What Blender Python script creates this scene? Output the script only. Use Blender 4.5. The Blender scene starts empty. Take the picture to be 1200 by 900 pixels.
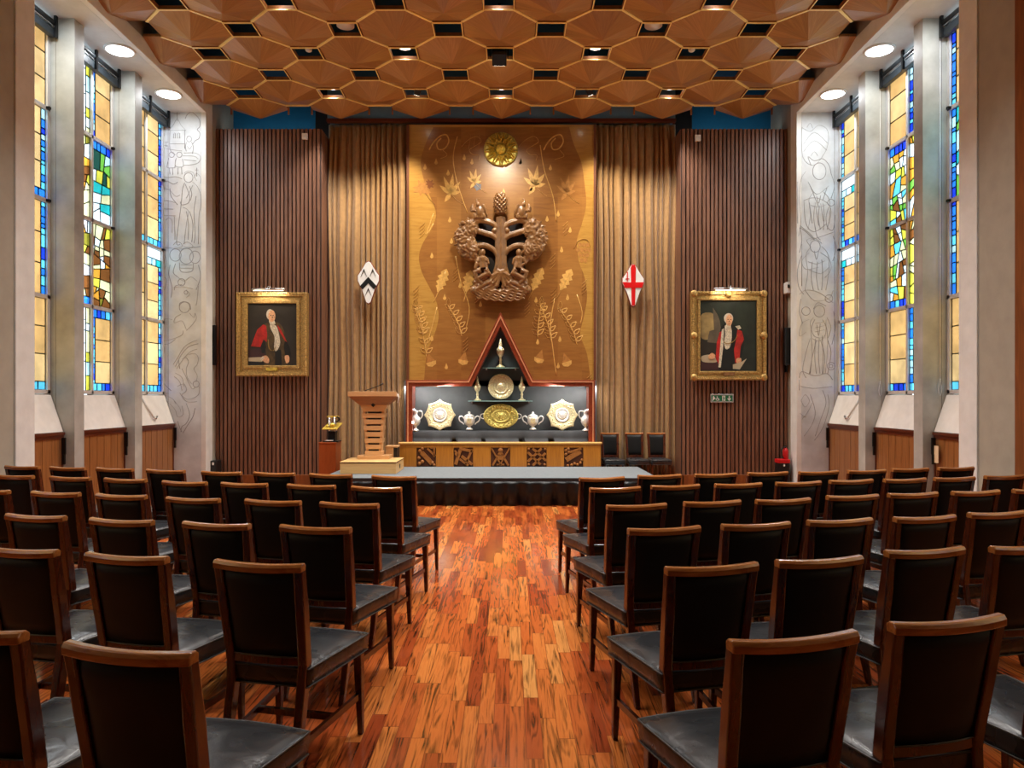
import bpy, bmesh, math, random
from mathutils import Vector, Matrix
random.seed(7)
S = bpy.context.scene
COL = S.collection
R = math.radians
# ------------------------------------------------------------------ camera, world, lights, exposure
F = 860.0            # focal length in pixels of the 1200 px wide frame
EYE = 1.5
cam = bpy.data.cameras.new('camera'); camo = bpy.data.objects.new('camera', cam); COL.objects.link(camo)
camo.location = (0, 0, EYE); camo.rotation_euler = (R(90), 0, 0)
cam.sensor_width = 36; cam.lens = 36*F/1200; cam.shift_x = 3/1200; cam.shift_y = 16/1200
cam.clip_start = 0.05; cam.clip_end = 200
S.camera = camo
S.view_settings.view_transform = 'Standard'; S.view_settings.look = 'None'
S.view_settings.gamma = 1; S.view_settings.use_curve_mapping = False
S.view_settings.exposure = 0.12
S.cycles.use_denoising = True
S.cycles.max_bounces = 8; S.cycles.diffuse_bounces = 5; S.cycles.glossy_bounces = 4
S.cycles.transparent_max_bounces = 12; S.cycles.transmission_bounces = 6
S.cycles.sample_clamp_indirect = 6; S.cycles.caustics_reflective = False; S.cycles.caustics_refractive = False
W = bpy.data.worlds.new('daylight'); S.world = W; W.use_nodes = True
W.node_tree.nodes['Background'].inputs[0].default_value = (0.72, 0.89, 1.0, 1)
W.node_tree.nodes['Background'].inputs[1].default_value = 3.9

X0 = -0.13           # centre plane of the hall
def px(x, Y): return (x-597)*Y/F
def pz(y, Y): return EYE+(466-y)*Y/F
def lin(c):
    r = []
    for k in c[:3]:
        k = k/255.0
        r.append(k/12.92 if k <= 0.04045 else ((k+0.055)/1.055)**2.4)
    return (r[0], r[1], r[2], 1)

def light(name, kind, loc, target, energy, color=(1, .85, .65), size=.1, spot=70, blend=.6, size_y=None, spread=None):
    l = bpy.data.lights.new(name, kind); l.energy = energy; l.color = color
    if kind == 'SPOT': l.spot_size = R(spot); l.spot_blend = blend; l.shadow_soft_size = size
    elif kind == 'POINT': l.shadow_soft_size = size
    elif kind == 'AREA':
        l.size = size
        if size_y: l.shape = 'RECTANGLE'; l.size_y = size_y
        else: l.shape = 'DISK'
        if spread: l.spread = R(spread)
    o = bpy.data.objects.new(name, l); COL.objects.link(o); o.location = loc
    d = Vector(target)-Vector(loc)
    o.rotation_euler = d.to_track_quat('-Z', 'Y').to_euler()
    return o
WARM = (1.0, .86, .66); NEUT = (1.0, .955, .90); COOL = (.93, .97, 1.0)
CZ = 6.30            # plane of the coffered ceiling
CY = 12.23           # last (half) row of coffers
PT = 1.34            # coffer pitch
H2 = PT/2

# ------------------------------------------------------------------ materials
MATS = {}
def nmat(name):
    m = bpy.data.materials.new(name); m.use_nodes = True
    nt = m.node_tree; b = nt.nodes['Principled BSDF']
    MATS[name] = m
    return m, nt, b
def N(nt, t, **kw):
    n = nt.nodes.new(t)
    for k, v in kw.items():
        if k.startswith('i_'):
            n.inputs[k[2:].replace('_', ' ')].default_value = v
        elif k[0] == 'n' and k[1:].isdigit():
            n.inputs[int(k[1:])].default_value = v
        else: setattr(n, k, v)
    return n
def ramp(nt, fac, stops, interp='LINEAR'):
    r = nt.nodes.new('ShaderNodeValToRGB'); r.color_ramp.interpolation = interp
    el = r.color_ramp.elements
    while len(el) < len(stops): el.new(.5)
    for e, (p, c) in zip(el, stops): e.position = p; e.color = lin(c) if max(c) > 1 else c
    nt.links.new(fac, r.inputs[0]); return r.outputs[0]
def math_(nt, op, a, b=None, c=None):
    n = nt.nodes.new('ShaderNodeMath'); n.operation = op
    for i, v in enumerate((a, b, c)):
        if v is None: continue
        if isinstance(v, (int, float)): n.inputs[i].default_value = v
        else: nt.links.new(v, n.inputs[i])
    return n.outputs[0]
def coords(nt, scale=(1, 1, 1)):
    t = nt.nodes.new('ShaderNodeTexCoord'); m = nt.nodes.new('ShaderNodeMapping')
    m.inputs['Scale'].default_value = scale
    nt.links.new(t.outputs['Object'], m.inputs[0]); return m.outputs[0]
def noise(nt, vec, scale, detail=4, rough=.55, dist=0):
    n = N(nt, 'ShaderNodeTexNoise'); n.inputs['Scale'].default_value = scale
    n.inputs['Detail'].default_value = detail; n.inputs['Roughness'].default_value = rough
    n.inputs['Distortion'].default_value = dist
    nt.links.new(vec, n.inputs['Vector']); return n.outputs['Fac']
def bump(nt, b, h, strength=.2, dist=.01):
    n = nt.nodes.new('ShaderNodeBump'); n.inputs['Strength'].default_value = strength
    n.inputs['Distance'].default_value = dist
    nt.links.new(h, n.inputs['Height']); nt.links.new(n.outputs[0], b.inputs['Normal'])
def plain(name, c, rough=.5, metal=0, coat=0, mottle=0, mscale=6, bmp=0, spec=.5, sheen=0):
    m, nt, b = nmat(name)
    b.inputs['Base Color'].default_value = lin(c); b.inputs['Roughness'].default_value = rough
    b.inputs['Metallic'].default_value = metal; b.inputs['Coat Weight'].default_value = coat
    b.inputs['Specular IOR Level'].default_value = spec
    if sheen: b.inputs['Sheen Weight'].default_value = sheen
    f = noise(nt, coords(nt), mscale, 5)
    k = mottle if mottle else .04
    c2 = tuple(max(2, x*(1-k)) for x in c); c3 = tuple(min(255, x*(1+k*.6)) for x in c)
    nt.links.new(ramp(nt, f, [(.3, c2), (.7, c3)]), b.inputs['Base Color'])
    if bmp: bump(nt, b, f, bmp, .01)
    return m
def wood(name, c1, c2, scale=(14, 14, 1.2), rough=.4, coat=0, nscale=1.6, c3=None, bmp=.05):
    m, nt, b = nmat(name)
    v = coords(nt, scale)
    f = noise(nt, v, nscale, 6, .6, 1.2)
    stops = [(.25, c1), (.72, c2)]
    if c3: stops = [(.22, c1), (.5, c2), (.8, c3)]
    nt.links.new(ramp(nt, f, stops), b.inputs['Base Color'])
    b.inputs['Roughness'].default_value = rough; b.inputs['Coat Weight'].default_value = coat
    b.inputs['Coat Roughness'].default_value = .12
    if bmp: bump(nt, b, f, bmp, .01)
    return m
def emis(name, c, s):
    m, nt, b = nmat(name)
    b.inputs['Base Color'].default_value = lin(c); b.inputs['Emission Color'].default_value = lin(c)
    b.inputs['Emission Strength'].default_value = s; return m
def glassm(name, c, trans=.55):
    m, nt, b = nmat(name)
    nt.nodes.remove(b); out = nt.nodes['Material Output']
    v = coords(nt); f = noise(nt, v, 3.5, 3)
    lo = tuple(x*.82 for x in c); col = ramp(nt, f, [(.3, lo), (.62, c)])
    tr = N(nt, 'ShaderNodeBsdfTransparent'); tl = N(nt, 'ShaderNodeBsdfTranslucent'); gl = N(nt, 'ShaderNodeBsdfGlossy', i_Roughness=.08)
    nt.links.new(col, tr.inputs[0]); nt.links.new(col, tl.inputs[0])
    mx = N(nt, 'ShaderNodeMixShader', n0=trans); nt.links.new(tl.outputs[0], mx.inputs[1]); nt.links.new(tr.outputs[0], mx.inputs[2])
    m2 = N(nt, 'ShaderNodeMixShader', n0=.04); nt.links.new(mx.outputs[0], m2.inputs[1]); nt.links.new(gl.outputs[0], m2.inputs[2])
    nt.links.new(m2.outputs[0], out.inputs[0]); return m

# floor planks
def floor_mat():
    m, nt, b = nmat('hardwood strip floor')
    t = nt.nodes.new('ShaderNodeTexCoord'); s = nt.nodes.new('ShaderNodeSeparateXYZ'); nt.links.new(t.outputs['Object'], s.inputs[0])
    x, y = s.outputs[0], s.outputs[1]
    PWD, PL = .072, .62
    r = math_(nt, 'DIVIDE', x, PWD); row = math_(nt, 'FLOOR', r)
    wn = N(nt, 'ShaderNodeTexWhiteNoise', noise_dimensions='1D'); nt.links.new(row, wn.inputs['W'])
    yy = math_(nt, 'ADD', math_(nt, 'DIVIDE', y, PL), math_(nt, 'MULTIPLY', wn.outputs[0], 7.3))
    cell = math_(nt, 'FLOOR', yy)
    cb = N(nt, 'ShaderNodeCombineXYZ'); nt.links.new(row, cb.inputs[0]); nt.links.new(cell, cb.inputs[1])
    w2 = N(nt, 'ShaderNodeTexWhiteNoise', noise_dimensions='3D'); nt.links.new(cb.outputs[0], w2.inputs['Vector'])
    base = ramp(nt, w2.outputs[0], [(0, (150, 66, 34)), (.14, (164, 74, 36)), (.32, (184, 90, 42)), (.55, (198, 104, 48)), (.8, (208, 118, 56)), (.96, (212, 126, 62)), (1, (218, 150, 82))])
    # grain with a random offset for each plank
    mp = N(nt, 'ShaderNodeVectorMath', operation='MULTIPLY'); mp.inputs[1].default_value = (22, 1.3, 1)
    nt.links.new(t.outputs['Object'], mp.inputs[0])
    ad = N(nt, 'ShaderNodeVectorMath', operation='MULTIPLY_ADD'); nt.links.new(w2.outputs[1], ad.inputs[0]); ad.inputs[1].default_value = (40, 40, 40)
    nt.links.new(mp.outputs[0], ad.inputs[2])
    g = noise(nt, ad.outputs[0], .7, 2, .45, .9)
    wv = math_(nt, 'SINE', math_(nt, 'MULTIPLY', g, 42))
    g2 = noise(nt, ad.outputs[0], 2.2, 5, .6, .3)
    gr = ramp(nt, math_(nt, 'ADD', math_(nt, 'MULTIPLY', wv, .12), g2), [(.15, (.66, .56, .5, 1)), (.46, (.88, .86, .84, 1)), (.76, (1.1, 1.18, 1.2, 1))])
    mix = N(nt, 'ShaderNodeMix', data_type='RGBA', blend_type='MULTIPLY'); mix.inputs[0].default_value = .85
    nt.links.new(base, mix.inputs[6]); nt.links.new(gr, mix.inputs[7])
    fx = math_(nt, 'FRACT', r); fy = math_(nt, 'FRACT', yy)
    gx = math_(nt, 'LESS_THAN', math_(nt, 'ABSOLUTE', math_(nt, 'SUBTRACT', fx, .5)), .482)
    gy = math_(nt, 'LESS_THAN', math_(nt, 'ABSOLUTE', math_(nt, 'SUBTRACT', fy, .5)), .4965)
    gap = math_(nt, 'MULTIPLY', gx, gy)
    m2 = N(nt, 'ShaderNodeMix', data_type='RGBA'); nt.links.new(gap, m2.inputs[0]); m2.inputs[6].default_value = lin((120, 58, 28)); nt.links.new(mix.outputs[2], m2.inputs[7])
    nt.links.new(m2.outputs[2], b.inputs['Base Color'])
    rr = noise(nt, coords(nt, (3, 3, 3)), 2, 3)
    nt.links.new(math_(nt, 'MULTIPLY_ADD', rr, .12, .08), b.inputs['Roughness'])
    h = math_(nt, 'ADD', math_(nt, 'MULTIPLY', gap, .6), math_(nt, 'MULTIPLY', w2.outputs[0], .35))
    h = math_(nt, 'ADD', h, math_(nt, 'MULTIPLY', noise(nt, coords(nt, (1, 1, 1)), 3, 2), .8))
    bump(nt, b, h, .12, .004)
    return m
floor_mat()
# coffer veneer: grain fans out from the apex, each facet slightly different
def coffer_mat():
    m, nt, b = nmat('coffer veneer')
    t = nt.nodes.new('ShaderNodeTexCoord'); s = nt.nodes.new('ShaderNodeSeparateXYZ'); nt.links.new(t.outputs['Object'], s.inputs[0])
    oi = N(nt, 'ShaderNodeObjectInfo')
    a = math_(nt, 'ARCTAN2', s.outputs[1], s.outputs[0])
    k = math_(nt, 'FLOOR', math_(nt, 'MULTIPLY_ADD', a, 8/(2*math.pi), .5))
    loc = math_(nt, 'SUBTRACT', a, math_(nt, 'MULTIPLY', k, 2*math.pi/8))
    rad = N(nt, 'ShaderNodeVectorMath', operation='LENGTH'); nt.links.new(t.outputs['Object'], rad.inputs[0])
    cb = N(nt, 'ShaderNodeCombineXYZ'); nt.links.new(math_(nt, 'MULTIPLY', a, 16), cb.inputs[0]); nt.links.new(math_(nt, 'MULTIPLY', rad.outputs['Value'], 2.2), cb.inputs[1])
    nt.links.new(math_(nt, 'MULTIPLY', oi.outputs['Random'], 50), cb.inputs[2])
    g = noise(nt, cb.outputs[0], 1.5, 5, .6, .5)
    c2 = N(nt, 'ShaderNodeCombineXYZ'); nt.links.new(k, c2.inputs[0]); nt.links.new(oi.outputs['Random'], c2.inputs[1])
    wn = N(nt, 'ShaderNodeTexWhiteNoise', noise_dimensions='3D'); nt.links.new(c2.outputs[0], wn.inputs['Vector'])
    v = math_(nt, 'ADD', math_(nt, 'MULTIPLY', g, .8), math_(nt, 'MULTIPLY', wn.outputs[0], .22))
    nt.links.new(ramp(nt, v, [(.2, (136, 92, 50)), (.55, (170, 122, 72)), (.85, (200, 152, 100))]), b.inputs['Base Color'])
    b.inputs['Roughness'].default_value = .3; b.inputs['Specular IOR Level'].default_value = .6
    return m
coffer_mat()
wood('chair wood', (46, 17, 8), (88, 36, 15), (20, 20, 3), .22, .6, bmp=.03)
wood('highlit rail wood', (120, 60, 24), (190, 122, 60), (4, 30, 20), .2, .6, bmp=.03)  # worn golden rail, lightened further so the colour carries the overhead highlight
def leather(name, c, rough, bs):
    m, nt, b = nmat(name)
    b.inputs['Base Color'].default_value = lin(c); b.inputs['Roughness'].default_value = rough; b.inputs['Specular IOR Level'].default_value = .5 if c[0] > 10 else .28
    oi = N(nt, 'ShaderNodeObjectInfo'); t = nt.nodes.new('ShaderNodeTexCoord')
    ad = N(nt, 'ShaderNodeVectorMath', operation='ADD'); nt.links.new(t.outputs['Object'], ad.inputs[0])
    cb = N(nt, 'ShaderNodeCombineXYZ'); nt.links.new(math_(nt, 'MULTIPLY', oi.outputs['Random'], 30), cb.inputs[0]); nt.links.new(cb.outputs[0], ad.inputs[1])
    f = noise(nt, ad.outputs[0], 6, 2, .45, .5); f2 = noise(nt, ad.outputs[0], 120, 2)
    bump(nt, b, math_(nt, 'ADD', f, math_(nt, 'MULTIPLY', f2, .05)), bs, .03)
    nt.links.new(math_(nt, 'MULTIPLY_ADD', f, .25, rough-.1), b.inputs['Roughness'])
    return m
leather('seat leather', (36, 37, 40), .25, .30)
leather('back leather', (4, 4, 5), .5, .05)
plain('piping', (62, 60, 58), .4)
def brushed_stone():
    plain('pier stone', (176, 179, 174), .55, mottle=.16, mscale=2.2, bmp=.05)
brushed_stone()
plain('engraved stone', (204, 211, 216), .5, mottle=.1, mscale=3, bmp=.04)
plain('engraving groove', (150, 152, 156), .7)
plain('stone joint', (98, 94, 88), .8)
plain('white paint', (224, 226, 224), .5)
plain('soffit paint', (210, 214, 214), .55)
plain('beige paint', (166, 160, 146), .6)
plain('window frame paint', (205, 206, 204), .4)
plain('lead', (38, 40, 42), .5, .3)
plain('blind casing', (34, 42, 48), .4)
plain('hood board', (232, 231, 226), .5)
wood('cabinet boards', (96, 58, 28), (146, 96, 52), (30, 30, 1.0), .35, .2, c3=(172, 120, 70))
wood('cabinet trim', (70, 28, 14), (100, 46, 24), (20, 4, 20), .35, .2)
wood('side panelling', (96, 48, 20), (140, 78, 34), (10, 10, 1), .4)
plain('deep blue wall', (24, 116, 162), .7)
plain('slate blue wall', (116, 150, 182), .7)
plain('ceiling void', (34, 84, 116), .8)
wood('slat wood', (80, 52, 40), (124, 86, 66), (9, 9, .8), .42, c3=(150, 108, 84))
plain('slat gap', (16, 9, 8), .8)
wood('opening wood', (130, 76, 34), (170, 108, 54), (8, 8, 8), .4)
plain('brass strip', (255, 226, 150), .3, .1)
plain('curtain cloth', (162, 126, 80), .8, mottle=.08, mscale=14, sheen=.3)
wood('marquetry gold', (148, 106, 48), (172, 130, 62), (1.6, 1.6, 12), .3, .25, c3=(182, 142, 74))
def marq_brown():
    m, nt, b = nmat('marquetry brown')
    t = nt.nodes.new('ShaderNodeTexCoord'); s = nt.nodes.new('ShaderNodeSeparateXYZ'); nt.links.new(t.outputs['Object'], s.inputs[0])
    cx = math_(nt, 'FLOOR', math_(nt, 'DIVIDE', s.outputs[0], .41)); cz = math_(nt, 'FLOOR', math_(nt, 'DIVIDE', s.outputs[2], .98))
    cb = N(nt, 'ShaderNodeCombineXYZ'); nt.links.new(cx, cb.inputs[0]); nt.links.new(cz, cb.inputs[1])
    wn = N(nt, 'ShaderNodeTexWhiteNoise', noise_dimensions='3D'); nt.links.new(cb.outputs[0], wn.inputs['Vector'])
    g = noise(nt, coords(nt, (2, 2, 14)), 1.5, 5, .6, .8)
    v = math_(nt, 'ADD', math_(nt, 'MULTIPLY', wn.outputs[0], .3), math_(nt, 'MULTIPLY', g, .8))
    nt.links.new(ramp(nt, v, [(.2, (116, 74, 36)), (.5, (138, 92, 44)), (.85, (156, 110, 56))]), b.inputs['Base Color'])
    b.inputs['Roughness'].default_value = .3; b.inputs['Coat Weight'].default_value = .25; b.inputs['Coat Roughness'].default_value = .2
marq_brown()
plain('inlay light', (204, 160, 88), .35, coat=.2, mottle=.12, mscale=20)
plain('inlay amber', (168, 118, 62), .35, coat=.2, mottle=.12, mscale=20)
plain('inlay dark', (120, 70, 34), .35, coat=.2, mottle=.12, mscale=20)
plain('inlay grey', (104, 104, 108), .5)
wood('carved oak', (86, 56, 30), (128, 90, 52), (8, 8, 5), .34, .2, c3=(152, 112, 68))
plain('gilt', (226, 196, 84), .4, .6, mottle=.2, mscale=30, bmp=.4)
plain('gold frame', (190, 154, 92), .36, .55, mottle=.25, mscale=40, bmp=.6)
plain('silver', (244, 243, 238), .28, .5, mottle=.1, mscale=60, bmp=.25)
plain('silver gilt', (240, 226, 180), .3, .5, mottle=.16, mscale=50, bmp=.5)
plain('old gold', (206, 190, 104), .35, .6, mottle=.3, mscale=40, bmp=.6)
wood('case mahogany', (104, 38, 22), (146, 66, 40), (10, 10, 10), .3, .3)
plain('case lip', (196, 132, 96), .3, coat=.3)
plain('case lining', (84, 88, 90), .85, mottle=.12, mscale=3)
plain('drape', (44, 46, 50), .75, mottle=.1)
plain('shelf glass', (150, 190, 184), .08)
wood('altar oak', (168, 98, 24), (204, 130, 42), (22, 22, 1.2), .35, .2)
wood('altar edge', (214, 160, 86), (232, 184, 112), (2, 20, 20), .35)
wood('relief oak', (140, 78, 28), (182, 114, 50), (12, 12, 12), .4)
plain('relief recess', (96, 48, 18), .6)
plain('stage carpet', (104, 110, 114), .85, mottle=.08, mscale=40)
plain('stage edge', (28, 28, 30), .5)
plain('skirt cloth', (7, 8, 10), .42, spec=.35)
wood('lectern oak', (192, 142, 92), (214, 170, 120), (3, 3, 22), .4)
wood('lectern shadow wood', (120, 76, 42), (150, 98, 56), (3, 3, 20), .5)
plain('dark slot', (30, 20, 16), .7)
wood('plinth maple', (206, 160, 100), (226, 186, 126), (1.5, 1.5, 20), .4)
wood('pedestal cherry', (140, 62, 22), (166, 80, 32), (10, 10, 2), .35, .2)
plain('black plastic', (22, 22, 24), .4)
plain('black metal', (26, 27, 29), .35, .6)
plain('white plastic', (232, 232, 230), .4)
plain('chrome', (214, 216, 220), .2, .9)
plain('shield white', (226, 230, 232), .3, coat=.4)
plain('shield black', (20, 22, 24), .35, coat=.3)
plain('shield red', (206, 22, 26), .3, coat=.4)
plain('shield edge', (120, 50, 34), .5)
plain('sign green', (12, 110, 72), .5)
plain('bright red', (196, 24, 30), .4)
plain('paper', (228, 206, 168), .7)
plain('cord', (220, 222, 220), .6)
emis('downlight glow', (255, 250, 240), 9)
emis('soffit glow', (246, 252, 255), 9)
emis('picture tube', (255, 244, 220), 3)
emis('stage lamp lens', (255, 248, 230), 8)
plain('paint dark', (44, 38, 32), .4, mottle=.2, mscale=4); plain('paint dark green', (36, 42, 34), .4, mottle=.3, mscale=4)
plain('paint robe brown', (74, 58, 34), .45, mottle=.3, mscale=14); plain('paint red', (176, 34, 28), .45, mottle=.2, mscale=18)
plain('paint black', (20, 18, 18), .4); plain('paint skin', (214, 164, 124), .45, mottle=.15, mscale=40)
plain('paint hair', (196, 186, 170), .5, mottle=.1); plain('paint lace', (206, 198, 176), .5, mottle=.25, mscale=60)
plain('paint paper', (180, 168, 140), .5); plain('paint sky', (150, 130, 84), .5, mottle=.4, mscale=3); plain('paint stone', (92, 82, 66), .5, mottle=.2)
plain('paint gold', (150, 120, 60), .4); plain('paint plum', (58, 30, 34), .5)
GL = dict(amber=(226, 166, 100), amb2=(238, 186, 124), blue=(48, 132, 244), deep=(34, 66, 224), cyan=(110, 214, 248), white=(250, 252, 252),
          pink=(236, 222, 224), yellow=(224, 206, 70), olive=(136, 122, 40), green=(120, 186, 70), dkgreen=(28, 72, 60), brown=(130, 74, 34),
          black=(34, 30, 26), red=(226, 30, 44), teal=(40, 178, 176), pale=(196, 232, 240), cream=(244, 228, 170), orange=(228, 150, 50))
for k_, c_ in GL.items(): glassm('glass '+k_, c_)

# ------------------------------------------------------------------ mesh helpers
class MB:
    def __init__(s): s.v = []; s.f = []; s.m = []; s.sm = []
    def add(s, vs, fs, mi=0, smooth=False, M=None):
        n = len(s.v)
        for p in vs: s.v.append(tuple(M @ Vector(p)) if M is not None else tuple(p))
        for q in fs: s.f.append([n+i for i in q]); s.m.append(mi); s.sm.append(smooth)
        return s
    def box(s, x0, x1, y0, y1, z0, z1, mi=0, M=None):
        if x0 > x1: x0, x1 = x1, x0
        if y0 > y1: y0, y1 = y1, y0
        vs = [(x0, y0, z0), (x1, y0, z0), (x1, y1, z0), (x0, y1, z0), (x0, y0, z1), (x1, y0, z1), (x1, y1, z1), (x0, y1, z1)]
        return s.add(vs, [(3, 2, 1, 0), (4, 5, 6, 7), (0, 1, 5, 4), (1, 2, 6, 5), (2, 3, 7, 6), (3, 0, 4, 7)], mi, False, M)
    def hexa(s, a, b, mi=0):  # two quads (bottom, top), same winding ccw from above
        return s.add(list(a)+list(b), [(3, 2, 1, 0), (4, 5, 6, 7), (0, 1, 5, 4), (1, 2, 6, 5), (2, 3, 7, 6), (3, 0, 4, 7)], mi)
    def prism(s, pts, y0, y1, mi=0, M=None):   # outline in x,z extruded along y; y0 is the side seen from the camera
        n = len(pts)
        ar = sum(pts[i][0]*pts[(i+1) % n][1]-pts[(i+1) % n][0]*pts[i][1] for i in range(n))
        if ar < 0: pts = pts[::-1]
        vs = [(x, y0, z) for x, z in pts]+[(x, y1, z) for x, z in pts]
        fs = [tuple(range(n)), tuple(range(2*n-1, n-1, -1))]+[(i, i+n, (i+1) % n+n, (i+1) % n) for i in range(n)]
        return s.add(vs, fs, mi, False, M)
    def tube(s, pts, r, n=8, mi=0, closed=False, smooth=True, flat=1.0):
        pts = [Vector(p) for p in pts]; k = len(pts)
        rs = r if isinstance(r, (list, tuple)) else [r]*k
        vs = []; up = None
        for i, p in enumerate(pts):
            a = pts[i-1] if (i > 0 or closed) else p; b = pts[(i+1) % k] if (i < k-1 or closed) else p
            d = (b-a)
            d = d.normalized() if d.length > 1e-9 else Vector((0, 0, 1))
            if up is None:
                up = Vector((0, 0, 1)) if abs(d.z) < .9 else Vector((0, 1, 0))
            sx = d.cross(up)
            if sx.length < 1e-4: sx = d.cross(Vector((1, 0, 0)))
            sx.normalize(); uy = sx.cross(d).normalized(); up = uy
            for j in range(n):
                t = 2*math.pi*j/n
                vs.append(p+sx*math.cos(t)*rs[i]+uy*math.sin(t)*rs[i]*flat)
        fs = []
        for i in range(k if closed else k-1):
            i2 = (i+1) % k
            for j in range(n): fs.append((i*n+j, i*n+(j+1) % n, i2*n+(j+1) % n, i2*n+j))
        if not closed: fs += [tuple(range(n-1, -1, -1)), tuple((k-1)*n+j for j in range(n))]
        return s.add(vs, fs, mi, smooth)
    def lathe(s, prof, c=(0, 0, 0), n=20, mi=0, M=None, smooth=True, fx=None):
        vs = []
        for r, z in prof:
            for j in range(n):
                t = 2*math.pi*j/n; q = r*(fx(t, r) if fx else 1)
                vs.append((c[0]+q*math.cos(t), c[1]+q*math.sin(t), c[2]+z))
        fs = []
        for i in range(len(prof)-1):
            for j in range(n): fs.append((i*n+j, i*n+(j+1) % n, (i+1)*n+(j+1) % n, (i+1)*n+j))
        fs += [tuple(range(n-1, -1, -1)), tuple((len(prof)-1)*n+j for j in range(n))]
        return s.add(vs, fs, mi, smooth, M)
    def ball(s, c, r, mi=0, M=None, n=10, k=7):
        if isinstance(r, (int, float)): r = (r, r, r)
        vs = [(0, 0, -1)]; fs = []
        for i in range(1, k):
            a = -math.pi/2+math.pi*i/k
            for j in range(n): vs.append((math.cos(a)*math.cos(2*math.pi*j/n), math.cos(a)*math.sin(2*math.pi*j/n), math.sin(a)))
        vs.append((0, 0, 1)); L = len(vs)-1
        for j in range(n):
            fs.append((0, 1+(j+1) % n, 1+j)); fs.append((L, 1+(k-2)*n+j, 1+(k-2)*n+(j+1) % n))
            for i in range(k-2): a = 1+i*n; fs.append((a+j, a+(j+1) % n, a+n+(j+1) % n, a+n+j))
        T = Matrix.Translation(c) @ (M or Matrix.Identity(4)) @ Matrix.Diagonal((r[0], r[1], r[2], 1))
        return s.add([T @ Vector(p) for p in vs], fs, mi, True)
    def bar(s, a, b, w, d, mi=0):   # flat bar between two points of an x-z plane, w wide in plane, d deep along y
        a = Vector(a); b = Vector(b); t = (b-a); L = t.length
        if L < 1e-6: return s
        t /= L; nrm = Vector((0, 1, 0)); sd = t.cross(nrm).normalized()*w/2; dp = nrm*d/2
        vs = [a-sd-dp, a+sd-dp, a+sd+dp, a-sd+dp, b-sd-dp, b+sd-dp, b+sd+dp, b-sd+dp]
        return s.add(vs, [(3, 2, 1, 0), (4, 5, 6, 7), (0, 1, 5, 4), (1, 2, 6, 5), (2, 3, 7, 6), (3, 0, 4, 7)], mi)
    def build(s, name, mats, parent=None, bevel=0, seg=2, remesh=0, sub=0, smooth_it=0):
        me = bpy.data.meshes.new(name); me.from_pydata(s.v, [], s.f)
        if isinstance(mats, str): mats = [mats]
        for k in mats: me.materials.append(MATS[k])
        me.polygons.foreach_set('material_index', s.m); me.polygons.foreach_set('use_smooth', s.sm)
        me.validate(); me.update()
        bm = bmesh.new(); bm.from_mesh(me); bmesh.ops.recalc_face_normals(bm, faces=bm.faces); bm.to_mesh(me); bm.free()
        o = bpy.data.objects.new(name, me); COL.objects.link(o)
        if parent is not None:
            o.parent = parent
            o.matrix_parent_inverse = Matrix.Translation(-Vector(parent.location))
        if remesh:
            r = o.modifiers.new('carve', 'REMESH'); r.mode = 'VOXEL'; r.voxel_size = remesh; r.use_smooth_shade = True
            if smooth_it: q = o.modifiers.new('soften', 'SMOOTH'); q.iterations = smooth_it; q.factor = .5
        if bevel:
            b = o.modifiers.new('edge', 'BEVEL'); b.width = bevel; b.segments = seg; b.limit_method = 'ANGLE'; b.angle_limit = R(40)
        if sub: q = o.modifiers.new('round', 'SUBSURF'); q.levels = sub; q.render_levels = sub
        return o
def tag(o, label=None, cat=None, group=None, kind=None):
    if label: o['label'] = label
    if cat: o['category'] = cat
    if group: o['group'] = group
    if kind: o['kind'] = kind
    return o
def thing(name, loc, label, cat, group=None):
    o = bpy.data.objects.new(name, None); COL.objects.link(o); o.location = loc; o.empty_display_size = .1
    return tag(o, label, cat, group)
def setting(name, loc=(0, 0, 0), label=None):
    o = bpy.data.objects.new(name, None); COL.objects.link(o); o.location = loc; o['kind'] = 'structure'
    if label: o['label'] = label
    return o
def copy_tree(o, parent=None):
    c = o.copy(); COL.objects.link(c)
    if parent is not None: c.parent = parent
    for ch in list(o.children): copy_tree(ch, c)
    return c

# ------------------------------------------------------------------ structure: floor, slab, rear
XL, XR = X0-5.75, X0+5.75
m = MB(); m.box(XL, XR, -3.2, 13.2, -.1, 0)
fl = m.build('floor', 'hardwood strip floor'); tag(fl, 'glossy orange red hardwood strip floor of the hall', kind='structure')

ceil = setting('ceiling', (X0, 6, CZ), 'coffered timber ceiling of octagonal pyramids with brass strips')
m = MB(); m.box(XL, XR, -3.2, 13.2, 6.95, 7.1); m.build('ceiling_slab', 'ceiling void', ceil)
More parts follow.
